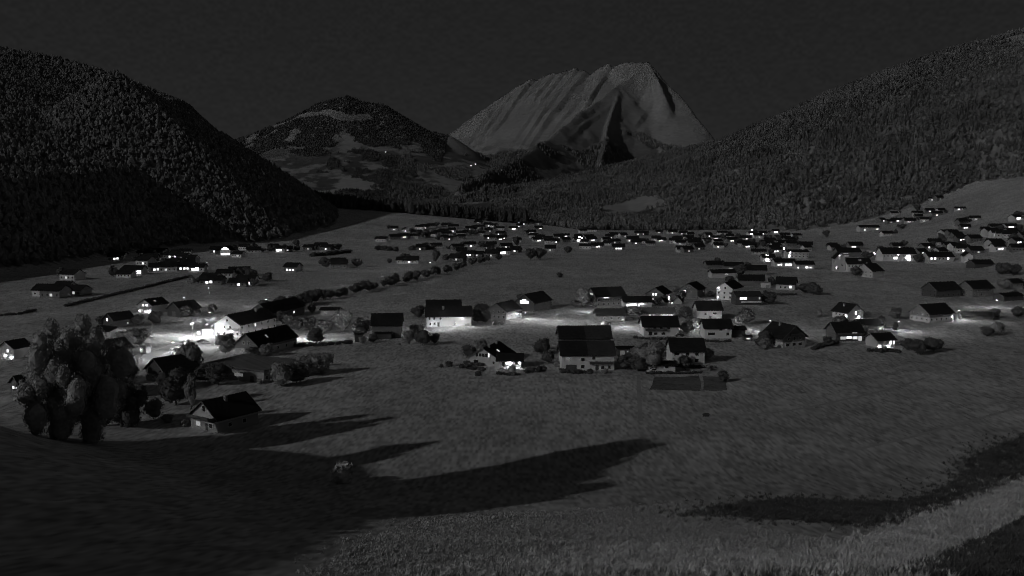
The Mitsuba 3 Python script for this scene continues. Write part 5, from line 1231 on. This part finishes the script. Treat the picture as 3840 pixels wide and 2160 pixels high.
# ------------------------------------------------------------------ trees and hedges among the houses
for x, y, H, wd, m, lab in [
    (-106.2, 202.5, 28, 0.55, 'tall_leaves', 'very tall tree at the lower left, its left side catching the moonlight'),
    (-102.7, 210.7, 31, 0.60, 'tall_leaves', 'tallest tree of the dark group at the lower left'),
    (-108.5, 241.2, 17, 0.80, 'dark_leaves', 'dark tree right of the tallest tree at the lower left'),
    (-104.6, 253.5, 6.5, 0.95, 'leaves', 'small round tree left of the gabled chalet'),
    (-105.7, 273.7, 12, 0.85, 'dark_leaves', 'dark tree behind the small round tree, left of the gabled chalet'),
    (-98.9, 268.2, 11, 0.30, 'leaves', 'slender upright tree behind the gabled chalet'),
    (-143.2, 280.9, 22, 0.8, 'dark_leaves', 'tall dark tree behind the tallest tree at the lower left'),
    (-132.3, 285.3, 13, 0.9, 'dark_leaves', 'dark tree in front of the lit shop front'),
    (-148.7, 280.8, 22, 0.6, 'tall_leaves', 'tall tree right of the two lit houses at the left edge'),
    (-147.4, 301.8, 7, 1.1, 'dark_leaves', 'leafy tree with lit windows glinting through its branches'),
    (-154.9, 307.3, 9, 0.9, 'dark_leaves', 'dark tree left of the glinting windows'),
    (-135.2, 307.4, 8, 0.9, 'leaves', 'tree in front of the shop forecourt'),
    (-120.9, 369.4, 8.6, 0.95, 'leaves', 'big round tree in front of the floodlit inn'),
    (-119.0, 322.8, 12.5, 0.85, 'leaves', 'leafy tree standing out against the bright car park'),
    (-108.7, 309.3, 7, 1.0, 'dark_leaves', 'dark tree by the left corner of the flat-roofed hall'),
    (-102.8, 305.7, 8.5, 0.95, 'dark_leaves', 'dark tree in front of the flat-roofed hall'),
    (-168.6, 382.1, 8, 0.95, 'leaves', 'pale-leaved tree in front of the pale-walled workshop'),
    (-165.5, 387.0, 8.5, 0.9, 'dark_leaves', 'dark tree between the workshop and the road sign'),
    (-191.8, 451.3, 6, 1.1, 'dark_leaves', 'dark tree below the house with the glowing terrace'),
    (-185.2, 457.2, 7, 1.0, 'dark_leaves', 'dark tree left of the unlit meadow by the junction'),
    (-179.5, 484.3, 6.5, 1.0, 'dark_leaves', 'dark tree at the right end of the black wooden barn'),
    (-80.4, 304.0, 8.5, 0.95, 'leaves', 'tree at the right corner of the flat-roofed hall'),
    (-76.4, 309.4, 7.5, 0.95, 'dark_leaves', 'dark tree right of the flat-roofed hall casting a long shadow'),
    (-101.9, 363.6, 5.5, 1.0, 'leaves', 'garden tree against the boarded end of the long farmhouse'),
    (-108.0, 361.8, 4.5, 1.0, 'leaves', 'small garden tree before the gable of the long farmhouse'),
    (-77.9, 338.5, 6, 0.5, 'leaves', 'narrow tree in the meadow below the lit road'),
    (-82.8, 429.4, 11.5, 0.85, 'leaves', 'large pale-leaved tree above the lit road left of centre'),
    (-90.7, 424.2, 7, 1.1, 'dark_leaves', 'dark spreading tree left of the large pale-leaved tree'),
    (-73.0, 432.9, 7.5, 0.95, 'leaves', 'tree left of the farm building with the lean-to'),
    (-100.7, 436.5, 7, 0.95, 'dark_leaves', 'dark tree at the upper edge of the lit road left of centre'),
    (-105.6, 434.7, 6, 1.0, 'dark_leaves', 'dark tree behind the lamp at the left end of the lit road'),
    (-119.6, 458.2, 7, 1.0, 'dark_leaves', 'dark tree between the black barn and the long farmhouse'),
    (-67.1, 394.2, 3.6, 0.9, 'leaves', 'small tree in front of the small roadside shed'),
    (-46.2, 394.2, 6.5, 0.8, 'leaves', 'pale-leaved tree below the lit road near the white farmhouse'),
    (-39.8, 390.6, 7.0, 1.0, 'dark_leaves', 'dark tree below the left corner of the long white farmhouse'),
    (-35.1, 395.7, 4.6, 1.1, 'dark_leaves', 'low dark tree below the lit road at the white farmhouse'),
    (-63.0, 398.7, 4.0, 1.1, 'dark_leaves', 'low dark tree right of the small roadside shed'),
    (-14.0, 460.2, 7, 1.0, 'dark_leaves', 'dark tree in front of the dim gabled farmhouse'),
    (-16.9, 465.2, 5.5, 1.0, 'dark_leaves', 'dark tree right of the long white farmhouse'),
    (42.6, 530.1, 12, 0.75, 'leaves', 'tall tree at the left end of the shingled inn'),
    (38.3, 526.2, 5, 1.2, 'dark_leaves', 'low dark tree left of the shingled inn'),
    (39.2, 729.0, 4.8, 1.15, 'dark_leaves', 'round tree standing all alone in the middle meadow'),
    (52.9, 332.1, 11.5, 0.92, 'leaves', 'large pale-leaved tree left of the house with three upper windows'),
    (49.8, 340.1, 8, 0.9, 'leaves', 'tree in the gap right of the central farmhouse'),
    (43.4, 334.7, 6, 1.1, 'dark_leaves', 'dark tree in the shadow of the central farmhouse'),
    (75.3, 311.4, 4.2, 0.9, 'dark_leaves', 'small dark tree on the right-hand garden bed'),
    (92.0, 439.2, 6, 0.8, 'leaves', 'tree above the bright strip of road'),
    (94.4, 478.8, 7, 1.0, 'dark_leaves', 'dark tree left of the white house with one dark window'),
    (122.4, 458.2, 8.5, 1.0, 'dark_leaves', 'dark tree right of the white house with one dark window'),
    (115.4, 448.5, 6, 0.9, 'leaves', 'pale-leaved tree above the black wooden shed'),
    (139.7, 388.4, 4.6, 0.95, 'dark_leaves', 'small dark tree in the right meadow below the lit veranda'),
    (109.0, 378.6, 5.2, 1.0, 'leaves', 'garden tree left of the chalet with three ground-floor windows'),
    (109.3, 387.0, 3.6, 1.2, 'dark_leaves', 'low garden tree left of the chalet, the outer one'),
    (205.1, 600.2, 8.5, 1.3, 'dark_leaves', 'wide dark tree at the edge of the upper right meadow'),
    (201.6, 608.8, 7, 1.2, 'dark_leaves', 'dark tree left of the wide tree in the upper right meadow'),
    (188.7, 432.0, 5, 0.5, 'dark_leaves', 'narrow tree beside the lamp over the lit lane'),
    (413.5, 744.8, 11, 1.2, 'dark_leaves', 'broad dark tree at the upper right, left of two'),
    (414.1, 729.9, 10, 1.2, 'dark_leaves', 'broad dark tree at the upper right, right of two'),
    (169.8, 366.8, 6.5, 1.0, 'dark_leaves', 'dark tree in the shaded meadow right of the lit cottage'),
    (180.2, 374.6, 6, 1.2, 'dark_leaves', 'wide dark tree in the shaded meadow right of the lit cottage'),
    (170.6, 378.6, 5, 1.2, 'dark_leaves', 'low dark tree just right of the lit cottage'),
    (233.2, 421.7, 6, 1.2, 'leaves', 'tree in the meadow below the low black shed at the right'),
    (225.0, 415.9, 5, 1.2, 'dark_leaves', 'dark tree left of the tree below the low black shed'),
    (279.0, 484.3, 6, 1.2, 'dark_leaves', 'dark tree at the right picture edge below the lane lamp'),
    (308.0, 591.9, 7.5, 0.9, 'leaves', 'pale-leaved tree between the two dark old farmhouses'),
    (-148.0, 843.5, 9, 1.1, 'dark_leaves', 'round dark tree alone in the meadow beyond the meadow road'),
    (-294.8, 1214.2, 10, 1.0, 'dark_leaves', 'round tree on the edge of the sloping meadow'),
    (-204.9, 695.9, 11, 0.95, 'dark_leaves', 'big dark tree right of the lit farm yard on the left'),
    (-192.7, 695.9, 7.5, 1.2, 'dark_leaves', 'spreading dark tree right of the big one by the farm yard'),
    (-77.6, 903.8, 14, 0.55, 'dark_leaves', 'tall dark tree near the dazzling lamp'),
    (-112.7, 935.2, 8, 1.3, 'dark_leaves', 'round dark tree left of the tall tree near the dazzling lamp'),
    (6.3, 1228.0, 14, 0.7, 'dark_leaves', 'tall dark tree in the middle of the far village'),
    (20.1, 951.7, 13, 1.0, 'dark_leaves', 'dark tree over the big barn below the far village, left'),
    (30.4, 951.7, 13, 1.0, 'dark_leaves', 'dark tree over the big barn below the far village, right'),
    (66.3, 1059.3, 9, 1.2, 'dark_leaves', 'dark tree at the near edge of the far village'),
    (330.6, 1228.0, 11, 1.1, 'dark_leaves', 'broad dark tree in the far village below the star-bright lamp'),
    (254.2, 1207.4, 6, 1.3, 'dark_leaves', 'round tree at the near edge of the far village, right'),
    (205.4, 885.2, 7, 0.8, 'dark_leaves', 'lone tree on the meadow before the dark-roofed row'),
    (742.3, 1630.1, 12, 1.2, 'dark_leaves', 'tree on the slope above the right-hand village'),
    (720.3, 1742.3, 10, 1.2, 'dark_leaves', 'tree on the slope left of the upper hillside houses'),
    (607.8, 1386.6, 9, 1.4, 'dark_leaves', 'wide tree right of the pale hillside inn'),
    (-76.4, 3414.9, 22, 0.9, 'dark_leaves', 'dark tree on the wooded knoll above the far village'),
    (52.9, 2207.2, 22, 0.9, 'dark_leaves', 'dark tree at the foot of the wooded knoll'),
    (522.0, 1474.5, 14, 0.8, 'dark_leaves', 'tree behind the tall pale gable house')]:
    tree('tree', lab, x, y, H, wd, m)

for i, t in enumerate(np.linspace(0, 1, 46)):
    pts = np.array([(-138.2, 495.6), (-132.3, 526.2), (-125.6, 560.8), (-111.6, 595.2), (-97.5, 645.5), (-82.2, 698.1), (-64.2, 760.0), (-45.4, 837.0), (-17.1, 943.4)])
    s = t * (len(pts) - 1)
    j = min(int(s), len(pts) - 2)
    c = pts[j] + (pts[j + 1] - pts[j]) * (s - j) + rng.normal(0, 2.6, 2)
    tree('stream_tree', f'dark bushy tree, {nth(i)} from the near end of the long row along the stream', c[0], c[1], rng.uniform(5, 8.5), rng.uniform(0.95, 1.35), 'dark_leaves', 'trees along the stream')

for lab, pts, H in [
    ('row of low dark shrubs slanting across the left meadow', [(-269.5, 532.8), (-269.8, 579.1), (-269.0, 626.6), (-269.7, 686.9), (-268.8, 739.0)], 1.9),  # a slanting line of shrubs with dark leaves
    ('short dark hedge at the left edge of the meadow', [(-285.2, 489.9), (-277.9, 495.6), (-277.7, 513.5)], 1.6),
    ('hedge along the lower side of the lit road left of centre', [(-96.0, 387.0), (-87.4, 388.4), (-78.8, 392.7), (-71.1, 396.4)], 1.9),
    ('clipped hedge row in front of the villa', [(-18.3, 337.4), (-15.3, 335.2), (-12.2, 333.1), (-9.1, 331.0)], 1.9),
    ('low hedge along the foot of the villa gable', [(-18.4, 345.7), (-14.6, 342.9), (-10.9, 341.2)], 1.6),
    ('loose hedge below the villa terrace', [(-5.2, 324.9), (-1.5, 322.9), (3.0, 322.9)], 1.2),
    ('garden hedge right of the villa terrace', [(5.5, 327.9), (9.1, 330.0), (13.2, 333.1)], 2.2),
    ('garden shrubs along the front of the central farmhouse', [(18.8, 327.9), (22.9, 326.9), (26.9, 326.9), (30.8, 325.9)], 1.8),
    ('garden shrubs below the house with three upper windows', [(63.3, 340.1), (68.1, 338.5), (74.1, 337.4), (79.5, 338.5)], 1.3),
    ('hedge between the two garden beds and the meadow', [(50.7, 325.9), (57.7, 325.9), (64.6, 325.9), (71.3, 326.9)], 1.1),
    ('hedge beside the white roadside house', [(87.9, 401.7), (93.4, 398.7), (99.8, 400.2)], 1.2),
    ('hedge in front of the long white house', [(57.5, 411.1), (62.0, 407.9), (68.6, 406.3), (76.9, 407.9)], 1.3),
    ('garden hedge left of the lit veranda', [(130.2, 378.6), (136.6, 387.0), (143.9, 394.2), (148.5, 398.7)], 1.8),
    ('hedge along the garden of the lit cottage', [(152.8, 374.6), (156.3, 372.0), (161.9, 374.6), (164.2, 369.4)], 1.6),
    ('dark hedge row below the far village, left part', [(-167.7, 1125.6), (-154.2, 1114.0), (-140.0, 1102.6)], 6.0),
    ('dark hedge row below the far village, right part', [(-130.4, 1125.6), (-115.2, 1125.6), (-99.6, 1149.6)], 6.0),
    ('dark hedge below the houses with lit windows in the left meadow', [(-225.9, 1000.3), (-214.8, 1019.2), (-205.3, 1049.0), (-194.5, 1069.8)], 5.0),
    ('hedge row along the edge of the upper right meadow', [(175.9, 612.3), (181.8, 595.2), (193.7, 598.5)], 1.6)]:
    hedge(lab, pts, H)

for x, y, H, lab in [
    (-24.6, 340.7, 2.2, 'dark round bush alone left of the villa'), (-27.4, 338.5, 1.4, 'low bush left of the dark round bush by the villa'),
    (0.5, 321.9, 1.1, 'small bush below the parasol'), (-12.3, 321.9, 2.0, 'dark bush at the lower left of the villa garden'),
    (34.9, 326.9, 2.0, 'bush at the right part of the central farmhouse'), (17.6, 339.6, 2.2, 'bush left of the central farmhouse'),
    (-50.0, 391.3, 1.0, 'tiny bush in the meadow below the lit road'), (75.2, 333.1, 2.2, 'bush at the right corner of the house with three upper windows'),
    (-8.8, 455.2, 2.6, 'lit round bush beside the road fork'), (-5.5, 455.2, 2.0, 'lit garden bush just left of the road fork lamp'),
    (-98.7, 249.2, 2.6, 'bush between the small round tree and the gabled chalet'), (-92.3, 244.5, 2.2, 'bush at the left wall of the gabled chalet'), (-80.7, 243.3, 2.4, 'bush at the right wall of the gabled chalet'),
    (-89.3, 307.6, 2.0, 'bush before the right part of the flat-roofed hall'), (133.3, 384.2, 1.6, 'bush right of the chalet with three ground-floor windows')]:
    shrub('bush', lab, x, y, H, 1.3, 'dark_leaves' if 'dark' in lab else 'leaves')


# ------------------------------------------------------------------ the camera's own hillside
def small_shrub(seed, lobes=4, leaves=44):
    r = np.random.default_rng(seed)
    ms = []
    for _ in range(lobes):
        s = trimesh.creation.icosphere(1, 1.0)
        v = np.array(s.vertices)
        c = r.uniform(-0.34, 0.34, 3) * [1, 1, 0.3] + [0, 0, 0.42]
        ms.append((c + v * r.uniform(0.22, 0.36) * (0.75 + 0.4 * meshkit.noise(v * 2.3 + c * 7, seed)[:, None]), np.array(s.faces)[::1]))
    V, Fs = join(ms)
    pos = V[r.integers(0, len(V), leaves)] + r.normal(0, 0.06, (leaves, 3))
    a, b = r.normal(0, 1, (leaves, 3)), r.normal(0, 1, (leaves, 3))
    a *= 0.12 / np.linalg.norm(a, axis=1, keepdims=True)
    b *= 0.07 / np.linalg.norm(b, axis=1, keepdims=True)
    q = np.stack([pos - a, pos + b, pos + a, pos - b], 1).reshape(-1, 3)
    i = np.arange(leaves)[:, None] * 4
    return join([(V, Fs), (q, np.vstack([i + [0, 1, 2], i + [0, 2, 3]]))])


def tuft_mesh(seed, blades=9):
    """a tussock of long grass"""
    r = np.random.default_rng(seed)
    q = []
    for _ in range(blades):
        a, o = r.uniform(0, 6.28), r.uniform(-0.35, 0.35, 2)
        w, l = 0.10, r.uniform(0.6, 1.0)
        d = np.array([math.cos(a), math.sin(a)])
        q += [[o[0] - d[1] * w, o[1] + d[0] * w, -0.05], [o[0] + d[1] * w, o[1] - d[0] * w, -0.05], [o[0] + d[0] * 0.35, o[1] + d[1] * 0.35, l]]
    return np.array(q), np.arange(blades * 3).reshape(-1, 3)


def carpet(key, spots, meshes, size, bsdf, label, cat, squash=0.75):
    n = len(spots)
    z = ground(spots[:, 0], spots[:, 1])
    ms = []
    which = rng.integers(0, len(meshes), n)
    s = rng.uniform(*size, n)
    an = rng.uniform(0, 6.28, n)
    for m in range(len(meshes)):
        k = np.nonzero(which == m)[0]
        v, f = meshes[m]
        c, t = np.cos(an[k])[:, None], np.sin(an[k])[:, None]
        x = (v[None, :, 0] * c - v[None, :, 1] * t) * s[k, None] * 1.3 + spots[k, 0, None]
        y = (v[None, :, 0] * t + v[None, :, 1] * c) * s[k, None] * 1.3 + spots[k, 1, None]
        zz = v[None, :, 2] * s[k, None] * squash + z[k, None] - 0.05
        ms.append((np.stack([x, y, zz], -1).reshape(-1, 3), (f[None] + (np.arange(len(k)) * len(v))[:, None, None]).reshape(-1, 3)))
    scene[key] = mikit.ply(join(ms), bsdf)
    labels[key] = {'label': label, 'category': cat, 'kind': 'stuff'}


def inside(poly, n, blur=0.0):
    p = np.asarray(poly, float)
    q = np.stack([rng.uniform(p[:, 0].min(), p[:, 0].max(), n), rng.uniform(p[:, 1].min(), p[:, 1].max(), n)], 1)
    import shapely
    q = q[shapely.contains_xy(shapely.Polygon(p), q[:, 0], q[:, 1])]
    return q + rng.normal(0, 1, q.shape) * blur * rng.random((len(q), 1)) ** 2


SMALL = [small_shrub(90 + i) for i in range(5)]
TUFTS = [tuft_mesh(80 + i) for i in range(5)]
BANK = [(-12.5, 93.5), (-4.3, 104.4), (8.8, 117.0), (24.3, 126.9), (36.4, 118.4), (49.1, 127.2), (77.6, 161.0), (122.0, 203.6), (104.7, 174.1), (69.7, 132.6), (46.1, 100.8)]
CORE = [(22.5, 94.2), (45.8, 118.5), (75.0, 155.4), (117.7, 196.1), (105.9, 176.2), (72.4, 137.8), (46.1, 100.8)]
GRASS = [(-21.8, 88.8), (-20.4, 124.5), (-14.4, 149.8), (14.7, 165.8), (34.1, 171.1), (41.5, 159.6), (50.3, 125.6), (48.2, 102.4)]
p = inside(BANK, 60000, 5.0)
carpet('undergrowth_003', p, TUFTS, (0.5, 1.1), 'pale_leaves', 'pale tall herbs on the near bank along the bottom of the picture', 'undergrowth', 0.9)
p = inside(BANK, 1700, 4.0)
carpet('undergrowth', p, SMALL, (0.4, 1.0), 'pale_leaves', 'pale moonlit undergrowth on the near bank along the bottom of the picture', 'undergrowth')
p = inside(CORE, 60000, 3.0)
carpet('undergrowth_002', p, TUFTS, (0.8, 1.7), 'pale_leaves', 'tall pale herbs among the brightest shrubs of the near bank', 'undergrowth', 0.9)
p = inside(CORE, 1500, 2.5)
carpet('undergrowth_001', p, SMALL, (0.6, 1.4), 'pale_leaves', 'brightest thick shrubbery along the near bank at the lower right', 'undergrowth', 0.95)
p = inside(GRASS, 22000, 4.0)
carpet('long_grass', p, TUFTS, (0.25, 0.6), 'grass_blades', 'long uncut grass on the near slope at the bottom', 'grass', 1.0)

# dark tufts standing in for the shade behind the near bank, then corner scrub
SHADE_BAND = [(29.4, 158.4), (40.1, 169.4), (59.1, 179.7), (67.5, 175.7), (82.6, 176.9), (100.4, 196.0), (115.8, 218.8), (146.5, 243.8), (124.0, 205.4), (97.6, 182.1), (76.9, 161.0), (61.1, 151.4), (48.7, 156.7), (37.0, 159.3)]
p = inside(SHADE_BAND, 60000, 5.0)
carpet('shade_scrub', p, TUFTS, (0.4, 0.95), 'shade_scrub_leaves', 'dark tufts standing in for the shade behind the near bank at the lower right', 'shade_scrub', 0.9)
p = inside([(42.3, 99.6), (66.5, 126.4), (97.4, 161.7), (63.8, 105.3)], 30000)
carpet('shade_scrub_001', p, TUFTS, (0.8, 1.5), 'shade_scrub_leaves', 'dark scrub in the bottom right corner beside the footpath', 'shade_scrub', 0.8)
road('footpath', [(52.8, 103.8), (58.0, 106.3), (66.5, 116.2), (79.0, 130.6)], 0.55, 'concrete', 0.25)

# the wood on the hillside left of the camera, outside the picture, that throws the long shadows; REACH: across the moonlight, how far along it each tree's shadow may go
REACH = np.array([[60, 80], [85, 93], [115, 93], [128, 97], [131, 116], [137, 130], [143, 140], [148, 136], [152, 140], [158, 152], [163, 170], [170, 150], [171.5, 88], [176, 88], [181, 96], [189, 110], [198, 120], [204, 108], [208, 80], [211, 60], [219, 52], [300, 30]])
big = [leafy(210 + i, 16, 300, size=0.07) for i in range(3)]
ms = []


def shade_tree(x, y, H, wide=0.6):
    v, f = big[int(rng.integers(3))]
    z = ground(np.array([x]), np.array([y]))[0]
    ms.append((v * [H * wide, H * wide, H * 0.92] + [x, y, z + H * 0.08], f))
    ms.append(tube([x, y, z - 0.5], [x, y, z + H * 0.5], 0.35, 0.2, 6))


for x, y in scatter(2200, -330, -20, -90, 190, lambda x, y: (x < -0.60 * np.clip(y, -200, 400) - 11) & ((x + 165) ** 2 + (y - 100) ** 2 < 150 ** 2) & (np.hypot(x, y) > 45)):
    s0, q0 = 0.8 * x + 0.6 * y, -0.6 * x + 0.8 * y
    z = ground(np.array([x]), np.array([y]))[0]
    room = (np.interp(q0 + np.linspace(-5, 5, 9), REACH[:, 0], REACH[:, 1]).min() - s0) * 0.445 - z
    if room > 9 and rng.random() < 0.28:
        shade_tree(x, y, min(room, 27) * rng.uniform(0.85, 1.0), 0.5)
for s0, q0, reach, wide in ((-32, 165, 177, 0.40), (-22, 160.5, 172, 0.34), (-44, 166, 160, 0.42), (-20, 198, 125, 0.5), (-24, 193, 112, 0.5), (-30, 142, 142, 0.36), (-36, 147, 138, 0.30), (-26, 155, 154, 0.36), (-40, 151, 146, 0.34), (-34, 137, 128, 0.30)):
    x, y = 0.8 * s0 - 0.6 * q0, 0.6 * s0 + 0.8 * q0
    shade_tree(x, y, (reach - s0) * 0.445 - ground(np.array([x]), np.array([y]))[0], wide)
for q0 in np.arange(58, 216, 4.5):
    s0 = min(-12.0, 0.11 * q0 - 40 if q0 > 131 else -12.0) + rng.uniform(-8, 4)
    x, y = 0.8 * s0 - 0.6 * q0, 0.6 * s0 + 0.8 * q0
    H = (min(94.0, np.interp(q0, REACH[:, 0], REACH[:, 1])) - s0) * 0.445 - ground(np.array([x]), np.array([y]))[0]
    if H > 5:
        shade_tree(x, y, H, 0.75)
scene['hillside_wood'] = mikit.ply(join(ms), 'leaves')
labels['hillside_wood'] = {'label': 'wood on the hillside left of the picture that shades the near slope', 'category': 'wood', 'kind': 'stuff'}
shrub('bush', 'broad pale bush alone between the long shadows at the lower left', -37.6, 190.5, 4.8, 1.5, 'pale_leaves')
for pts in ([(46.8, 322.5), (41.8, 286.3), (37.3, 251.3)], [(58.2, 295.4), (58.3, 264.6), (59.5, 239.6)], [(162.3, 275.1), (130.9, 252.6), (109.1, 237.5), (89.1, 225.2)], [(-67.6, 389.2), (-61.2, 411.8), (-49.8, 426.6)], [(151.2, 318.9), (112.6, 286.3), (73.7, 263.6), (58.7, 261.2)]):
    road('field_line', pts, 1.4, 'trodden', 0.07)  # worn tracks and mown edges; the third a slightly darker line of grass

# trees in the gardens, and among the far houses
near_homes = [h for h in HOMES if 300 < h[1] < 690 and h[3] > 9 and h[0] > -0.47 * h[1]]
far_homes = [h for h in HOMES if h[1] >= 690]
spots = []
for homes, chance, tries in ((near_homes, 0.85, 2), (far_homes, 0.6, 1)):
    for x, y, turn, W, D in homes:
        for _ in range(tries):
            if rng.random() > chance:
                continue
            a = math.radians(turn)
            lx, ly = rng.choice([-1, 1]) * (W / 2 + rng.uniform(3, 8)), rng.uniform(0.2, 1.5) * D
            px, py = x + lx * math.cos(a) - ly * math.sin(a), y + lx * math.sin(a) + ly * math.cos(a)
            clear = min(np.hypot(px - h[0] + h[4] / 2 * math.sin(math.radians(h[2])), py - h[1] - h[4] / 2 * math.cos(math.radians(h[2]))) - 0.5 * max(h[3], h[4]) for h in HOMES)
            if clear > 1.5 and all(np.hypot(px - q[0], py - q[1]) > 6 for q in spots):
                spots.append((px, py, homes is near_homes))
for near_one, where, H0, H1 in ((True, 'garden tree, {} of those beside the nearer houses', 4, 8), (False, 'dark tree, {} of those among the far houses', 5, 11)):
    row = sorted([q for q in spots if q[2] == near_one], key=lambda q: q[0] / q[1])
    half = min(55, (len(row) + 1) // 2)
    for i, (px, py, _) in enumerate(row):
        if half <= i < len(row) - half:
            continue
        tree('garden_tree', where.format(nth(i) + ' from the left' if i < half else nth(len(row) - 1 - i) + ' from the right'), px, py, rng.uniform(H0, H1), rng.uniform(0.8, 1.3), 'dark_leaves' if (not near_one or rng.random() < 0.6) else 'leaves', 'garden trees')
